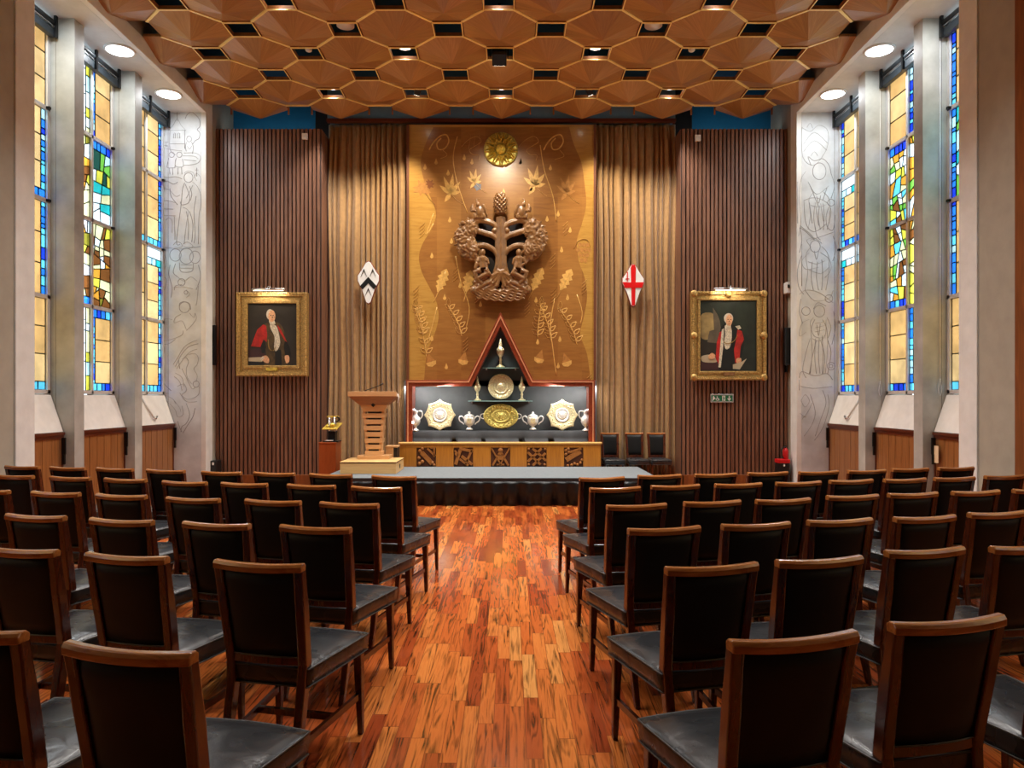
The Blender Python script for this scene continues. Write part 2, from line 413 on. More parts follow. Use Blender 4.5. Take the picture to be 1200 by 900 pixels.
# octagonal coffers
sh = .29*PT/2          # half side of an opening
oc = PT/2-sh
octv = [(sh, oc), (oc, sh), (oc, -sh), (sh, -oc), (-sh, -oc), (-oc, -sh), (-oc, sh), (-sh, oc)]
def coffer_mesh(ulim=None, half=None):
    bm = bmesh.new()
    k = .985
    ring = [bm.verts.new((x*k, y*k, 0)) for x, y in octv]
    top = [bm.verts.new((x*k, y*k, .035)) for x, y in octv]
    ap = bm.verts.new((0, 0, -.152)); ct = bm.verts.new((0, 0, .03))
    for i in range(8):
        j = (i+1) % 8
        bm.faces.new((ring[i], ring[j], ap)); bm.faces.new((ring[j], ring[i], top[i], top[j])); bm.faces.new((top[j], top[i], ct))
    if half == 'y':    # cut behind the apex
        r = bmesh.ops.bisect_plane(bm, geom=bm.verts[:]+bm.edges[:]+bm.faces[:], plane_co=(0, .012, 0), plane_no=(0, 1, 0), clear_outer=True)
        bmesh.ops.holes_fill(bm, edges=[e for e in bm.edges if e.is_boundary], sides=0)
    if ulim is not None:
        bmesh.ops.bisect_plane(bm, geom=bm.verts[:]+bm.edges[:]+bm.faces[:], plane_co=(ulim, 0, 0), plane_no=(1 if ulim > 0 else -1, 0, 0), clear_outer=True)
        bmesh.ops.holes_fill(bm, edges=[e for e in bm.edges if e.is_boundary], sides=0)
    bmesh.ops.recalc_face_normals(bm, faces=bm.faces)
    me = bpy.data.meshes.new('coffer'); bm.to_mesh(me); bm.free(); me.materials.append(MATS['coffer veneer']); return me
full = coffer_mesh(); halfm = coffer_mesh(half='y')
edgeR = coffer_mesh(ulim=.05); edgeL = coffer_mesh(ulim=-.05); ehR = coffer_mesh(ulim=.05, half='y'); ehL = coffer_mesh(ulim=-.05, half='y')
rows = 14
openings = []
brass = MB()
for k in range(rows):
    Y = CY-H2*k
    odd = k % 2 == 0      # rows f, d, b: octagons on whole multiples of the pitch
    us = [i*PT for i in range(-3, 4)] if odd else [(i+.5)*PT for i in range(-4, 4)]
    hs = [(i+.5)*PT for i in range(-4, 4)] if odd else [i*PT for i in range(-3, 4)]
    if odd: hs = [h for h in hs if abs(h) < 4.6]
    if k == 0: hs = []
    for u in us:
        if abs(u) > 4.6:
            me = (ehR if u > 0 else ehL) if k == 0 else (edgeR if u > 0 else edgeL)
        else: me = halfm if k == 0 else full
        o = bpy.data.objects.new('coffer_panel', me); COL.objects.link(o); o.parent = ceil
        o.location = (u, Y-6, 0)
        # brass strips on the near diagonals and the edges
        for i in range(8):
            a, b = octv[i], octv[(i+1) % 8]
            diag = abs(abs(a[0])-abs(b[0])) > .05 and abs(abs(a[1])-abs(b[1])) > .05
            if not diag: continue
            if (a[1]+b[1]) > 0 and k != 0: continue       # each diagonal once
            if k == 0 and (a[1]+b[1]) > 0: continue
            pa = Vector((X0+u+a[0], Y+a[1], CZ-.014)); pb = Vector((X0+u+b[0], Y+b[1], CZ-.014))
            if max(abs(pa.x-X0), abs(pb.x-X0)) > 4.74: continue
            d = (pb-pa).normalized(); sd = Vector((-d.y, d.x, 0))*.018
            vs = [pa-sd, pb-sd, pb+sd, pa+sd]; vs = vs+[p+Vector((0, 0, .03)) for p in vs]
            brass.add(vs, [(3, 2, 1, 0), (4, 5, 6, 7), (0, 1, 5, 4), (1, 2, 6, 5), (2, 3, 7, 6), (3, 0, 4, 7)], 0)
    for u in hs: openings.append((u, Y, k))
for i in range(-4, 4):
    xa0, xb0 = X0+i*PT+oc, X0+(i+1)*PT-oc
    if abs(i*PT+oc) < 4.7 and abs((i+1)*PT-oc) < 4.7: brass.box(xa0, xb0, CY-sh-.018, CY-sh+.018, CZ-.02, CZ+.03)
brass.build('brass_strips', 'brass strip', ceil)
m = MB()
a, b_, t_ = sh, sh-.018, .04
for (x0, x1, y0, y1) in ((-a, a, -a, -b_), (-a, a, b_, a), (-a, -b_, -b_, b_), (b_, a, -b_, b_)): m.box(x0, x1, y0, y1, -.012, t_)
fr0 = m.build('opening_frame', 'opening wood'); fr0.parent = ceil
m = MB(); e_ = .014
for (x0, x1, y0, y1) in ((-a, a, -a, -a+e_), (-a, a, a-e_, a), (-a, -a+e_, -a, a), (a-e_, a, -a, a)): m.box(x0, x1, y0, y1, -.018, -.012)
for (x0, x1, y0, y1) in ((-b_, b_, -b_, -b_+e_), (-b_, b_, b_-e_, b_)): m.box(x0, x1, y0, y1, -.018, -.012)
ft0 = m.build('brass_edge', 'brass strip'); ft0.parent = fr0
first = True
for (u, Y, k) in openings:
    if first: o = fr0; first = False
    else: o = copy_tree(fr0, ceil)
    o.location = (u, Y-6, 0)
# small downstands at the end of the last strips
m = MB()
for i in range(-3, 4):
    for s in (-1, 1): m.box(X0+i*PT+s*oc-.012, X0+i*PT+s*oc+.012, CY-.03, CY-.005, CZ-.09, CZ+.03)
m.build('end_bracket', 'opening wood', ceil)

# back wall
BW = setting('wall_back', (X0, 13, 0), 'back wall, deep blue above ribbed timber panelling')
m = MB(); m.box(XL, XR, 13.0, 13.2, 0, 6.95); m.build('blue_wall', 'deep blue wall', BW)
xa, xb = px(385, 12.5)-.02, px(790, 12.5)+.02
m = MB(); m.box(xa, xb, 12.5, 13.0, pz(141, 12.5)+.02, 6.95)
m.build('bulkhead', 'slate blue wall', BW)
m = MB(); m.box(xa, xb, 12.44, 12.52, pz(143.5, 12.48), pz(141, 12.48)+.02); m.build('pelmet_rail', 'cabinet trim', BW)
m = MB(); m.box(-3.4, 3.2, 12.86, 13.0, 0, 6.95); m.build('wall_behind_curtain', 'slat gap', BW)
SY = 12.2; ZT = pz(151, SY)
for s_ in (-1, 1): light('blue_wall_fill', 'AREA', (X0+s_*3.9, 12.6, ZT-.05), (X0+s_*3.9, 13.0, ZT+.6), 1.4, COOL, 1.6, size_y=.06)  # added fill lights without fittings, to brighten the blue wall above the slats
def slat_wall(s):
    m = MB()
    xo = X0+s*4.76; xe = px(375.5, SY) if s < 0 else px(799, SY)
    n = int(abs(xe-xo)/.0665); r_ = random.Random(3+s)
    m.box(min(xo, xe-s*.0), max(xo, xe), SY+.035, SY+.09, .22, ZT, 1)
    p = (xe-xo)/n
    for i in range(n):
        c = xo+(i+.5)*p
        m.box(c-.0215, c+.0215, SY-r_.choice([0, 0, .006]), SY+.036, .22, ZT)
        if i % 2: m.box(c-.0215-.006, c-.0215, SY+.014, SY+.036, .22, ZT)
    # return towards the curtain
    m.box(xe-s*.0, xe+s*.04, SY+.035, 12.86, .22, ZT, 1) if False else None
    q = 9; L = .6/q
    for i in range(q):
        y0 = SY+.02+i*L
        m.box(xe-s*.0-.02, xe+.02, y0+.006, y0+L-.012, .22, ZT)
    m.box(xe-.008, xe+.008, SY+.02, 12.86, .22, ZT, 1)
    o = m.build('slat_panelling', ['slat wood', 'slat gap'], BW)
    b = MB(); b.box(xo, xe, SY-.02, SY+.09, 0, .22); b.box(xe-.03, xe+.03, SY-.02, 12.86, 0, .22)
    b.build('plinth_board', 'side panelling', BW, bevel=.006)
    return xe
xeL = slat_wall(-1); xeR = slat_wall(1)
# rear wall behind the camera
m = MB(); m.box(XL, XR, -3.2, -3.0, 0, 6.95); o = m.build('wall_rear', 'beige paint'); tag(o, kind='structure')

# ------------------------------------------------------------------ side walls with window bays
UW, UG, UP, UC = 4.76, 5.44, 5.12, 5.26
ZS = 6.08; SILL = 1.57
def casement(rng, y0, y1, z0, z1, kind, near=1):
    """list of (polygon [(y,z)], colour) filling one casement. near=1: strip at low-y side."""
    out = []
    def rect(a, b, c, d, col): out.append(([(a, c), (b, c), (b, d), (a, d)], col))
    def strip(a, b, c, d, cols, n):
        zs = [c]
        for i in range(n): zs.append(zs[-1]+rng.uniform(.5, 1.6))
        k = (d-c)/(zs[-1]-c); zs = [c+(z-c)*k for z in zs]
        for i in range(n): rect(a, b, zs[i], zs[i+1], rng.choice(cols))
    def hstrip(a, b, c, d, cols, n):
        ys = [a+(b-a)*(i+(rng.uniform(-.2, .2) if 0 < i < n else 0))/n for i in range(n+1)]
        for i in range(n): rect(ys[i], ys[i+1], c, d, rng.choice(cols))
    def split(poly, depth, cols):
        cx = sum(p[0] for p in poly)/len(poly); cz = sum(p[1] for p in poly)/len(poly)
        w = max(p[0] for p in poly)-min(p[0] for p in poly); h = max(p[1] for p in poly)-min(p[1] for p in poly)
        if depth == 0 or max(w, h) < .07: out.append((poly, rng.choice(cols))); return
        base = 0 if h > w*1.0 else math.pi/2
        an = base+rng.gauss(0, .28)
        nx, nz = -math.sin(an), math.cos(an)
        ox = cx+rng.uniform(-.15, .15)*w; oz = cz+rng.uniform(-.15, .15)*h
        A, B = [], []
        n = len(poly)
        for i in range(n):
            p, q = poly[i], poly[(i+1) % n]
            dp = (p[0]-ox)*nx+(p[1]-oz)*nz; dq = (q[0]-ox)*nx+(q[1]-oz)*nz
            if dp >= 0: A.append(p)
            if dp <= 0: B.append(p)
            if dp*dq < 0:
                t = dp/(dp-dq); r = (p[0]+(q[0]-p[0])*t, p[1]+(q[1]-p[1])*t); A.append(r); B.append(r)
        for Q in (A, B):
            if len(Q) >= 3: split(Q, depth-1, cols)
    blues = ['blue', 'cyan', 'deep', 'blue', 'cyan', 'pale']
    w = .085
    if 'b' in kind: hstrip(y0, y1, z0, z0+.1, ['blue', 'cyan', 'deep', 'cyan'], 4); z0 += .1
    if 't' in kind: hstrip(y0, y1, z1-.11, z1, ['blue', 'deep', 'blue', 'cyan'], 4); z1 -= .11
    if 'T' in kind:
        rect(y0, y1, z1-.16, z1, 'white'); hstrip(y0, y1, z1-.27, z1-.16, ['pale', 'white', 'teal'], 3); z1 -= .27
    if 'n' in kind: strip(y0, y0+w, z0, z1, blues, 11); y0 += w
    if 'f' in kind: strip(y1-w, y1, z0, z1, blues, 11); y1 -= w
    if 'A' in kind:
        n = 3; zs = [z0+(z1-z0)*i/n for i in range(n+1)]
        for i in range(n): rect(y0, y1, zs[i], zs[i+1], rng.choice(['amber', 'amber', 'amb2']))
    elif 'W' in kind:
        strip(y1-.09, y1, z0, z1, ['yellow', 'white', 'pale', 'cream'], 6); strip(y0, y1-.09, z0, z1, ['pink', 'white', 'white'], 5)
    elif 'C' in kind:
        strip(y0, y1, z0, z1, ['white', 'cyan', 'pale', 'teal', 'cream'], 7)
    elif 'X' in kind: split([(y0, z0), (y1, z0), (y1, z1), (y0, z1)], 5, ['brown', 'cream', 'yellow', 'cream', 'olive', 'white', 'orange', 'brown', 'pink'])
    elif 'G' in kind: split([(y0, z0), (y1, z0), (y1, z1), (y0, z1)], 4, ['green', 'white', 'pale', 'dkgreen', 'cream', 'yellow', 'teal', 'white'])
    elif 'S' in kind: split([(y0, z0), (y1, z0), (y1, z1), (y0, z1)], 3, ['cyan', 'pale', 'cyan', 'white', 'pale'])
    elif 'Y' in kind: split([(y0, z0), (y1, z0), (y1, z1), (y0, z1)], 5, ['yellow', 'white', 'cream', 'orange', 'green', 'white', 'cyan', 'brown', 'yellow'])
    elif 'R' in kind: split([(y0, z0), (y1, z0), (y1, z1), (y0, z1)], 4, ['red', 'cyan', 'dkgreen', 'white', 'cyan', 'cream'])
    elif 'O' in kind: strip(y0, y1, z0, z1, ['olive', 'yellow', 'cream', 'olive'], 3)
    return out
# kinds for each window: rows from bottom to top, (near column, far column)
PLAN = {
 (-1, 2): [('AA b', 'Af b'), ('A', 'AfT'), ('A b', 'Af b'), ('A', 'Af')],
 (-1, 1): [('W', 'Anbt'), ('X b', 'X'), ('X', 'G t'), ('W', 'An')],
 (-1, 0): [('A b', 'A b'), ('Af', 'Af'), ('Gb', 'Afb'), ('A', 'A')],
 (1, 2): [('A b', 'Af b'), ('A T', 'AfT'), ('A b', 'AfTb'), ('A', 'Af')],
 (1, 1): [('Cf b', 'Ab'), ('Y', 'Yb'), ('Y', 'Yt'), ('Cf', 'A')],
 (1, 0): [('A b', 'A b'), ('Y', 'Anf'), ('G', 'Gf'), ('A', 'Af')],
}
wn_ = 0
SIDE = {}
def side_wall(s):
    global wn_
    name = 'wall_left' if s < 0 else 'wall_right'
    Wp = setting(name, (X0+s*5.2, 6, 0), 'side wall with stone piers and tall stained glass bays'); SIDE[s] = Wp
    X = lambda u: X0+s*u
    bays = [(7.53, 11.78), (1.05, 5.30)]
    m = MB()   # plaster mass
    m.box(X(UW), X(5.75), 12.03, 13.2, 0, 6.95)            # to the back wall
    m.box(X(UW), X(5.75), 5.6, 7.24, 0, 6.95)
    m.box(X(UW), X(5.75), -3.2, .78, 0, 6.95)
    for (a, b) in bays:
        m.box(X(UW), X(5.75), a-.30, b+.26, CZ+.0, 6.95)
        m.box(X(5.5), X(5.75), a, b, ZS, 6.95); m.box(X(5.46), X(5.75), a, b, 0, SILL-.03)
    m.build('plaster', 'beige paint', Wp)
    m = MB(); m.box(X(UW-.012), X(UW+.02), 0, 6.62, 0, 6.3)
    m.box(X(UW-.03), X(UW), -3, 6.62, 0, .12)
    m.build('timber_lining', 'side panelling', Wp) if False else None
    m = MB(); m.box(X(UW-.03), X(UW), 5.62, 6.68, 0, CZ); m.build('timber_lining', 'side panelling', Wp)
    for bi, (a, b) in enumerate(bays):
        fr = MB()    # white frame around the opening: soffit, fascia, jambs
        fr.box(X(UW-.02), X(UW+.06), a-.29, b+.25, ZS, CZ-.004, 0)
        fr.box(X(UW-.02), X(UW+.06), a-.29, a, 0, ZS, 0); fr.box(X(UW-.02), X(UW+.06), b, b+.25, 0, ZS, 0)
        fr.build('opening_surround', 'white paint', Wp, bevel=.004)
        so = MB(); so.box(X(UW+.06), X(5.5), a, b, ZS, ZS+.12); so.build('soffit', 'soffit paint', Wp)
        jm = MB(); jm.box(X(UW+.06), X(5.75), a-.28, a, 0, ZS)
        jm.build('jamb_stone', 'pier stone', Wp)
        ep = MB(); ep.box(X(UW+.06), X(5.75), b, b+.24, 0, ZS)
        ep.box(X(5.345), X(5.350), b-.002, b, 0, ZS, 1)
        ep.build('end_panel', ['engraved stone', 'stone joint'], Wp)
        for k in (0, 1):
            y = a+1.33+k*1.43
            p = MB(); p.box(X(UP), X(5.75), y, y+.2, 0, ZS); p.box(X(5.345), X(5.350), y-.002, y+.1, 0, ZS, 1)
            p.build('stone_pier', ['pier stone', 'stone joint'], Wp, bevel=.004)
        segs = [(a, a+1.33), (a+1.53, a+2.76), (a+2.96, b)]
        for wi, (y0, y1) in enumerate(segs):
            wn_ += 1
            Wd = setting('window_%d' % wn_, (X(UG), (y0+y1)/2, SILL), 'tall leaded stained glass window between the stone piers')
            mid = (y0+y1)/2+.08*(1 if bi == 0 else 0); zt = 5.98
            rows_z = [SILL, 2.71, 3.86, 4.97, zt]
            f = MB(); fw = .028
            def vb(y, w=fw): f.box(X(UG-.03), X(UG+.035), y-w, y+w, SILL-.03, ZS)
            vb(y0+fw); vb(y1-fw); vb(mid, .022)
            for z in rows_z: f.box(X(UG-.03), X(UG+.035), y0, y1, z-.024, z+.024)
            f.build('window_frame', 'window frame paint', Wd, bevel=.003)
            g = MB(); ld = MB(); names = sorted(GL); rng = random.Random(s*10+wi+3*bi)
            plan = PLAN[(s, wi)]
            for ri in range(4):
                for ci, (ya, yb) in enumerate(((y0+2*fw, mid-.022), (mid+.022, y1-2*fw))):
                    if bi == 1: kind = 'Af' if ri % 2 else 'A b'
                    else: kind = plan[ri][ci]
                    for poly, col in casement(rng, ya, yb, rows_z[ri]+.024, rows_z[ri+1]-.024, kind):
                        g.add([(X(UG), p[0], p[1]) for p in poly], [tuple(range(len(poly)))], names.index(col))
                        if bi == 0:
                            n = len(poly)
                            for i in range(n):
                                p, q = poly[i], poly[(i+1) % n]
                                if abs(p[0]-q[0])+abs(p[1]-q[1]) < .02: continue
                                a3 = Vector((0, p[0], p[1])); b3 = Vector((0, q[0], q[1])); t = (b3-a3).normalized()
                                sd = Vector((0, -t.z, t.y))*.0055
                                vs = []
                                for uu in (UG-.006, UG+.006):
                                    for c3 in (a3-sd, b3-sd, b3+sd, a3+sd): vs.append((X(uu), c3.y, c3.z))
                                ld.add(vs, [(3, 2, 1, 0), (4, 5, 6, 7), (0, 1, 5, 4), (1, 2, 6, 5), (2, 3, 7, 6), (3, 0, 4, 7)], 0)
            g.build('stained_glass', ['glass '+n for n in names], Wd)
            if ld.v: ld.build('leading', 'lead', Wd)
            # opening handles on two transoms
            if bi == 0:
                h = MB(); h.box(X(UG-.07), X(UG-.03), y1-.09, y1-.05, 4.955, 4.985); h.box(X(UG-.07), X(UG-.03), y1-.09, y1-.05, 3.845, 3.875)
                h.build('window_catch', 'black metal', Wd)
            # radiator cabinet and sloping hood (a thing of its own)
            if bi == 0:
                sd_ = 'left' if s < 0 else 'right'; wh = ['nearest the camera', 'in the middle bay', 'nearest the stage'][wi]
                cb = thing('radiator_cabinet', (X(5.35), (y0+y1)/2, 0), 'boarded wooden cabinet under %s windows, %s' % (sd_, wh), 'cabinet')
                c = MB(); nb = 7; r2 = random.Random(wi)
                c.box(X(UC+.02), X(5.455), y0+.01, y1-.01, 0, 1.03)
                ws = (y1-y0-.06)/nb
                for i in range(nb): c.box(X(UC), X(UC+.02), y0+.03+i*ws+.004, y0+.03+(i+1)*ws-.004, .1, 1.02)
                c.build('boarding', 'cabinet boards', cb)
                c = MB(); c.box(X(UC-.03), X(5.455), y0+.005, y1-.005, 1.05, 1.085); c.box(X(UC-.015), X(UC+.03), y0+.005, y1-.005, 1.01, 1.05)
                c.box(X(UC-.01), X(UC+.02), y0+.005, y0+.03, 0, 1.01); c.box(X(UC-.01), X(UC+.02), y1-.03, y1-.005, 0, 1.01); c.box(X(UC-.01), X(UC), y0+.03, y1-.03, 0, .1)
                c.build('moulding', 'cabinet trim', cb, bevel=.004)
                hd = MB()
                a0 = [(X(UC-.01), y0+.012), (X(UC-.01), y1-.012)]
                vs = [(X(UC-.01), y0+.012, 1.09), (X(UC-.01), y1-.012, 1.09), (X(5.40), y1-.012, SILL-.035), (X(5.40), y0+.012, SILL-.035),
                      (X(5.405), y0+.012, 1.09), (X(5.405), y1-.012, 1.09), (X(5.405), y1-.012, SILL-.035), (X(5.405), y0+.012, SILL-.035)]
                hd.add(vs, [(0, 1, 2, 3), (4, 7, 6, 5), (0, 4, 5, 1), (3, 2, 6, 7), (0, 3, 7, 4), (1, 5, 6, 2)])
                o = hd.build('sloping_hood', 'hood board', None); tag(o, 'white sloping board on the boarded cabinet, %s side, %s' % (sd_, wh), 'sloping board')
                # blind cassette
                bl = thing('roller_blind', (X(5.36), (y0+y1)/2, ZS), 'dark rolled up blind above %s windows, %s' % (sd_, wh), 'blind')
                c = MB(); c.box(X(5.33), X(5.40), y0+.02, y1-.02, 5.83, 5.93); c.build('blind_casing', 'blind casing', bl, bevel=.008)
                c = MB(); c.tube([(X(5.345), y0+.03, 5.995), (X(5.345), y1-.03, 5.995)], .035, 12); c.build('blind_roll', 'blind casing', bl)
                for yy in (y0+.05, (y0+y1)/2, y1-.05):
                    c = MB(); c.box(X(5.30), X(5.33), yy-.02, yy+.02, 5.82, ZS); c.build('bracket', 'black metal', bl)
                c = MB(); c.box(X(5.32), X(5.33), y0+.03, y1-.03, 5.94, 5.95); c.build('rail', 'chrome', bl)
            else:
                c = MB(); c.box(X(UC), X(5.46), y0, y1, 0, SILL-.03); c.build('sill_box', 'cabinet boards', Wp)
for s in (-1, 1): side_wall(s)

# skirting of the near stretch
# soffit downlights, both sides (three each in the near bay; the nearest is out of the frame on the left)
g_ = 'round downlights in the window soffits'
for s in (-1, 1):
    for i, y in enumerate((11.05, 9.66, 8.22)):
        x = X0+s*5.0
        lab = 'round lit downlight in the white %s soffit, %s' % ('left' if s < 0 else 'right', ['nearest the stage', 'second from the stage', 'third from the stage'][i])
        t = thing('soffit_downlight', (x, y, ZS), lab, 'downlight')
        m = MB(); m.lathe([(.19, 0), (.19, -.014), (.165, -.02), (.165, 0)], (x, y, ZS-.001), 32); m.build('trim_ring', 'white plastic', t)
        m = MB(); m.lathe([(.165, -.018), (.165, -.006)], (x, y, ZS), 32); m.build('diffuser', 'soffit glow', t)
        light('soffit_lamp', 'AREA', (x, y, ZS-.03), (x, y, 0), 16, COOL, .3)

# ------------------------------------------------------------------ ceiling fixtures
def row_y(k): return CY-H2*k
# k=1:e  k=2:d  k=3:c  k=4:b  k=5:a
fix = [(0, 1), (-2, 1), (2, 1), (-1, 3), (1, 3), (0, 5), (-2, 5), (2, 5), (-1, 7), (1, 7), (0, 9), (2, 9), (-2, 9), (-1, 11), (1, 11)]
rn = {1: 'in the row nearest the stage', 3: 'in the third row from the stage', 5: 'at the top edge of the picture', 7: 'behind the top edge', 9: 'over the camera', 11: 'over the rear'}
cn = {0: 'centre', -1: 'left of centre', 1: 'right of centre', -2: 'far left', 2: 'far right'}
for (i, k) in fix:
    x, y = X0+i*PT, row_y(k)
    t = thing('ceiling_downlight', (x, y, CZ+.3), 'lit ceiling lamp in square opening, %s, %s' % (cn[i], rn[k]), 'downlight')
    m = MB(); m.lathe([(.10, .02), (.10, -.05), (.085, -.05), (.085, 0)], (x, y+.07, CZ+.16), 24); m.lathe([(.05, 0), (.05, .49)], (x, y+.07, CZ+.16), 12); m.build('housing', 'white plastic', t)
    m = MB(); m.lathe([(.084, -.048), (.084, -.02)], (x, y+.07, CZ+.16), 24); m.build('lens', 'downlight glow', t)
    light('downlight_lamp', 'SPOT', (x, y+.07, CZ+.10), (x, y-.1, 0), 420, NEUT, .08, 100, .7)
for i in (-1.5, 1.5):
    x, y = X0+i*PT, row_y(4)
    t = thing('ceiling_speaker', (x, y, CZ+.3), 'unlit round white speaker in a square ceiling opening, %s side' % ('left' if i < 0 else 'right'), 'speaker')
    m = MB(); m.lathe([(.115, .0), (.115, .05)], (x, y+.03, CZ+.05), 28); m.lathe([(.03, .04), (.03, .59)], (x, y+.03, CZ+.05), 8); m.build('housing', 'white plastic', t)
for i in (-2, 2):
    x, y = X0+i*PT, row_y(3)
    m = MB(); m.ball((x, y+.05, CZ+.07), (.05, .05, .035)); m.tube([(x, y+.05, CZ+.08), (x, y+.05, 6.95)], .01, 6)
    tag(m.build('smoke_detector', 'white plastic'), 'small white dome sensor hanging in a ceiling opening, %s side' % ('left' if i < 0 else 'right'), 'sensor')
# stage spotlight in the middle opening
SPX, SPY = X0-.01, row_y(3)
t = thing('stage_spotlight', (SPX, SPY, CZ+.3), 'black framed spotlight hanging from the middle ceiling opening, aimed at the carved tree', 'spotlight')
m = MB(); T = Matrix.Translation((SPX, SPY-.06, CZ-.08)) @ Matrix.Rotation(R(-28), 4, 'X')
m.box(-.10, .10, -.10, .10, -.07, .07, 0, T); m.build('lamp_body', 'black metal', t, bevel=.012)
m = MB(); m.box(-.085, .085, .101, .106, -.055, .055, 0, T); m.build('lens', 'stage lamp lens', t)
m = MB(); m.box(SPX-.125, SPX-.112, SPY-.08, SPY-.04, CZ-.1, CZ+.2); m.box(SPX+.112, SPX+.125, SPY-.08, SPY-.04, CZ-.1, CZ+.2); m.box(SPX-.125, SPX+.125, SPY-.08, SPY-.04, CZ+.19, CZ+.21)
m.box(SPX-.02, SPX+.02, SPY-.08, SPY-.04, CZ+.21, 6.95); m.build('yoke', 'black metal', t)
light('stage_lamp', 'SPOT', (SPX, SPY+.10, CZ-.14), (SPX, 12.45, 3.2), 230, (1, .88, .66), .06, 92, .8)
for i, nm in ((-1, 'left'), (1, 'right')):
    x, y = X0+i*PT, row_y(1)
    t = thing('track_spotlight', (x, y, CZ+.3), 'small black spotlight in the ceiling opening %s of centre, row nearest the stage' % nm, 'spotlight')
    T = Matrix.Translation((x+.04, y-.05, CZ+.04)) @ Matrix.Rotation(R(-35), 4, 'X') @ Matrix.Rotation(R(-20*i), 4, 'Z')
    m = MB(); m.box(-.05, .05, -.09, .09, -.045, .045, 0, T); m.build('lamp_body', 'black metal', t, bevel=.008)
    m = MB(); m.box(-.04, .04, .09, .094, -.035, .035, 0, T); m.build('lens', 'stage lamp lens', t)
    m = MB(); m.box(x+.03, x+.05, y-.06, y-.04, CZ+.06, 6.95); m.build('stem', 'black metal', t)
    light('curtain_lamp', 'SPOT', (x+.0, y+.02, CZ-.10), (X0+i*2.6, 12.6, 2.2), 330, (1, .86, .64), .06, 80, .7)
# ------------------------------------------------------------------ drawing helpers
def smooth_line(pts, n=5, closed=False):
    if len(pts) < 3: return list(pts)
    P = list(pts); out = []
    k = len(P)
    for i in range(k if closed else k-1):
        p0 = P[i-1] if (i > 0 or closed) else P[i]; p1 = P[i]; p2 = P[(i+1) % k]
        p3 = P[(i+2) % k] if (closed or i+2 < k) else p2
        for j in range(n):
            t = j/n
            out.append(tuple(.5*((2*p1[a])+(-p0[a]+p2[a])*t+(2*p0[a]-5*p1[a]+4*p2[a]-p3[a])*t*t+(-p0[a]+3*p1[a]-3*p2[a]+p3[a])*t**3) for a in range(len(p1))))
    if not closed: out.append(P[-1])
    return out
def circ(cx, cy, r, ry=None, n=14, a0=0, a1=2*math.pi):
    ry = ry or r
    full_ = abs(a1-a0-2*math.pi) < 1e-6
    return [(cx+r*math.cos(a0+(a1-a0)*i/n), cy+ry*math.sin(a0+(a1-a0)*i/n)) for i in range(n+1)]

# ------------------------------------------------------------------ engraved figures on the end panels
def engrave(s, lines, ox, oy, sc, mb, Y=11.78):
    for L in lines:
        pts = smooth_line(L, 4) if len(L) > 2 else L
        mb.tube([(px(ox+x/sc, Y), Y-.0005, pz(oy+y/sc, Y)) for x, y in pts], .0055, 5, flat=.5)
def mirrored_robe(cx, y0, w, h):
    return [[(cx-w*.25, y0), (cx-w*.5, y0+h*.2), (cx-w*.42, y0+h*.6), (cx-w*.55, y0+h)], [(cx+w*.25, y0), (cx+w*.55, y0+h*.18), (cx+w*.6, y0+h*.55), (cx+w*.45, y0+h)],
            [(cx-w*.1, y0+h*.1), (cx, y0+h*.3), (cx+w*.12, y0+h*.08)], [(cx-w*.2, y0+h*.35), (cx-w*.25, y0+h*.7), (cx-w*.15, y0+h)],
            [(cx+w*.05, y0+h*.35), (cx, y0+h*.7), (cx+w*.1, y0+h)], [(cx+w*.25, y0+h*.3), (cx+w*.3, y0+h*.65), (cx+w*.25, y0+h)],
            [(cx-w*.4, y0+h*.35), (cx, y0+h*.4), (cx+w*.4, y0+h*.33)]]
m = MB()
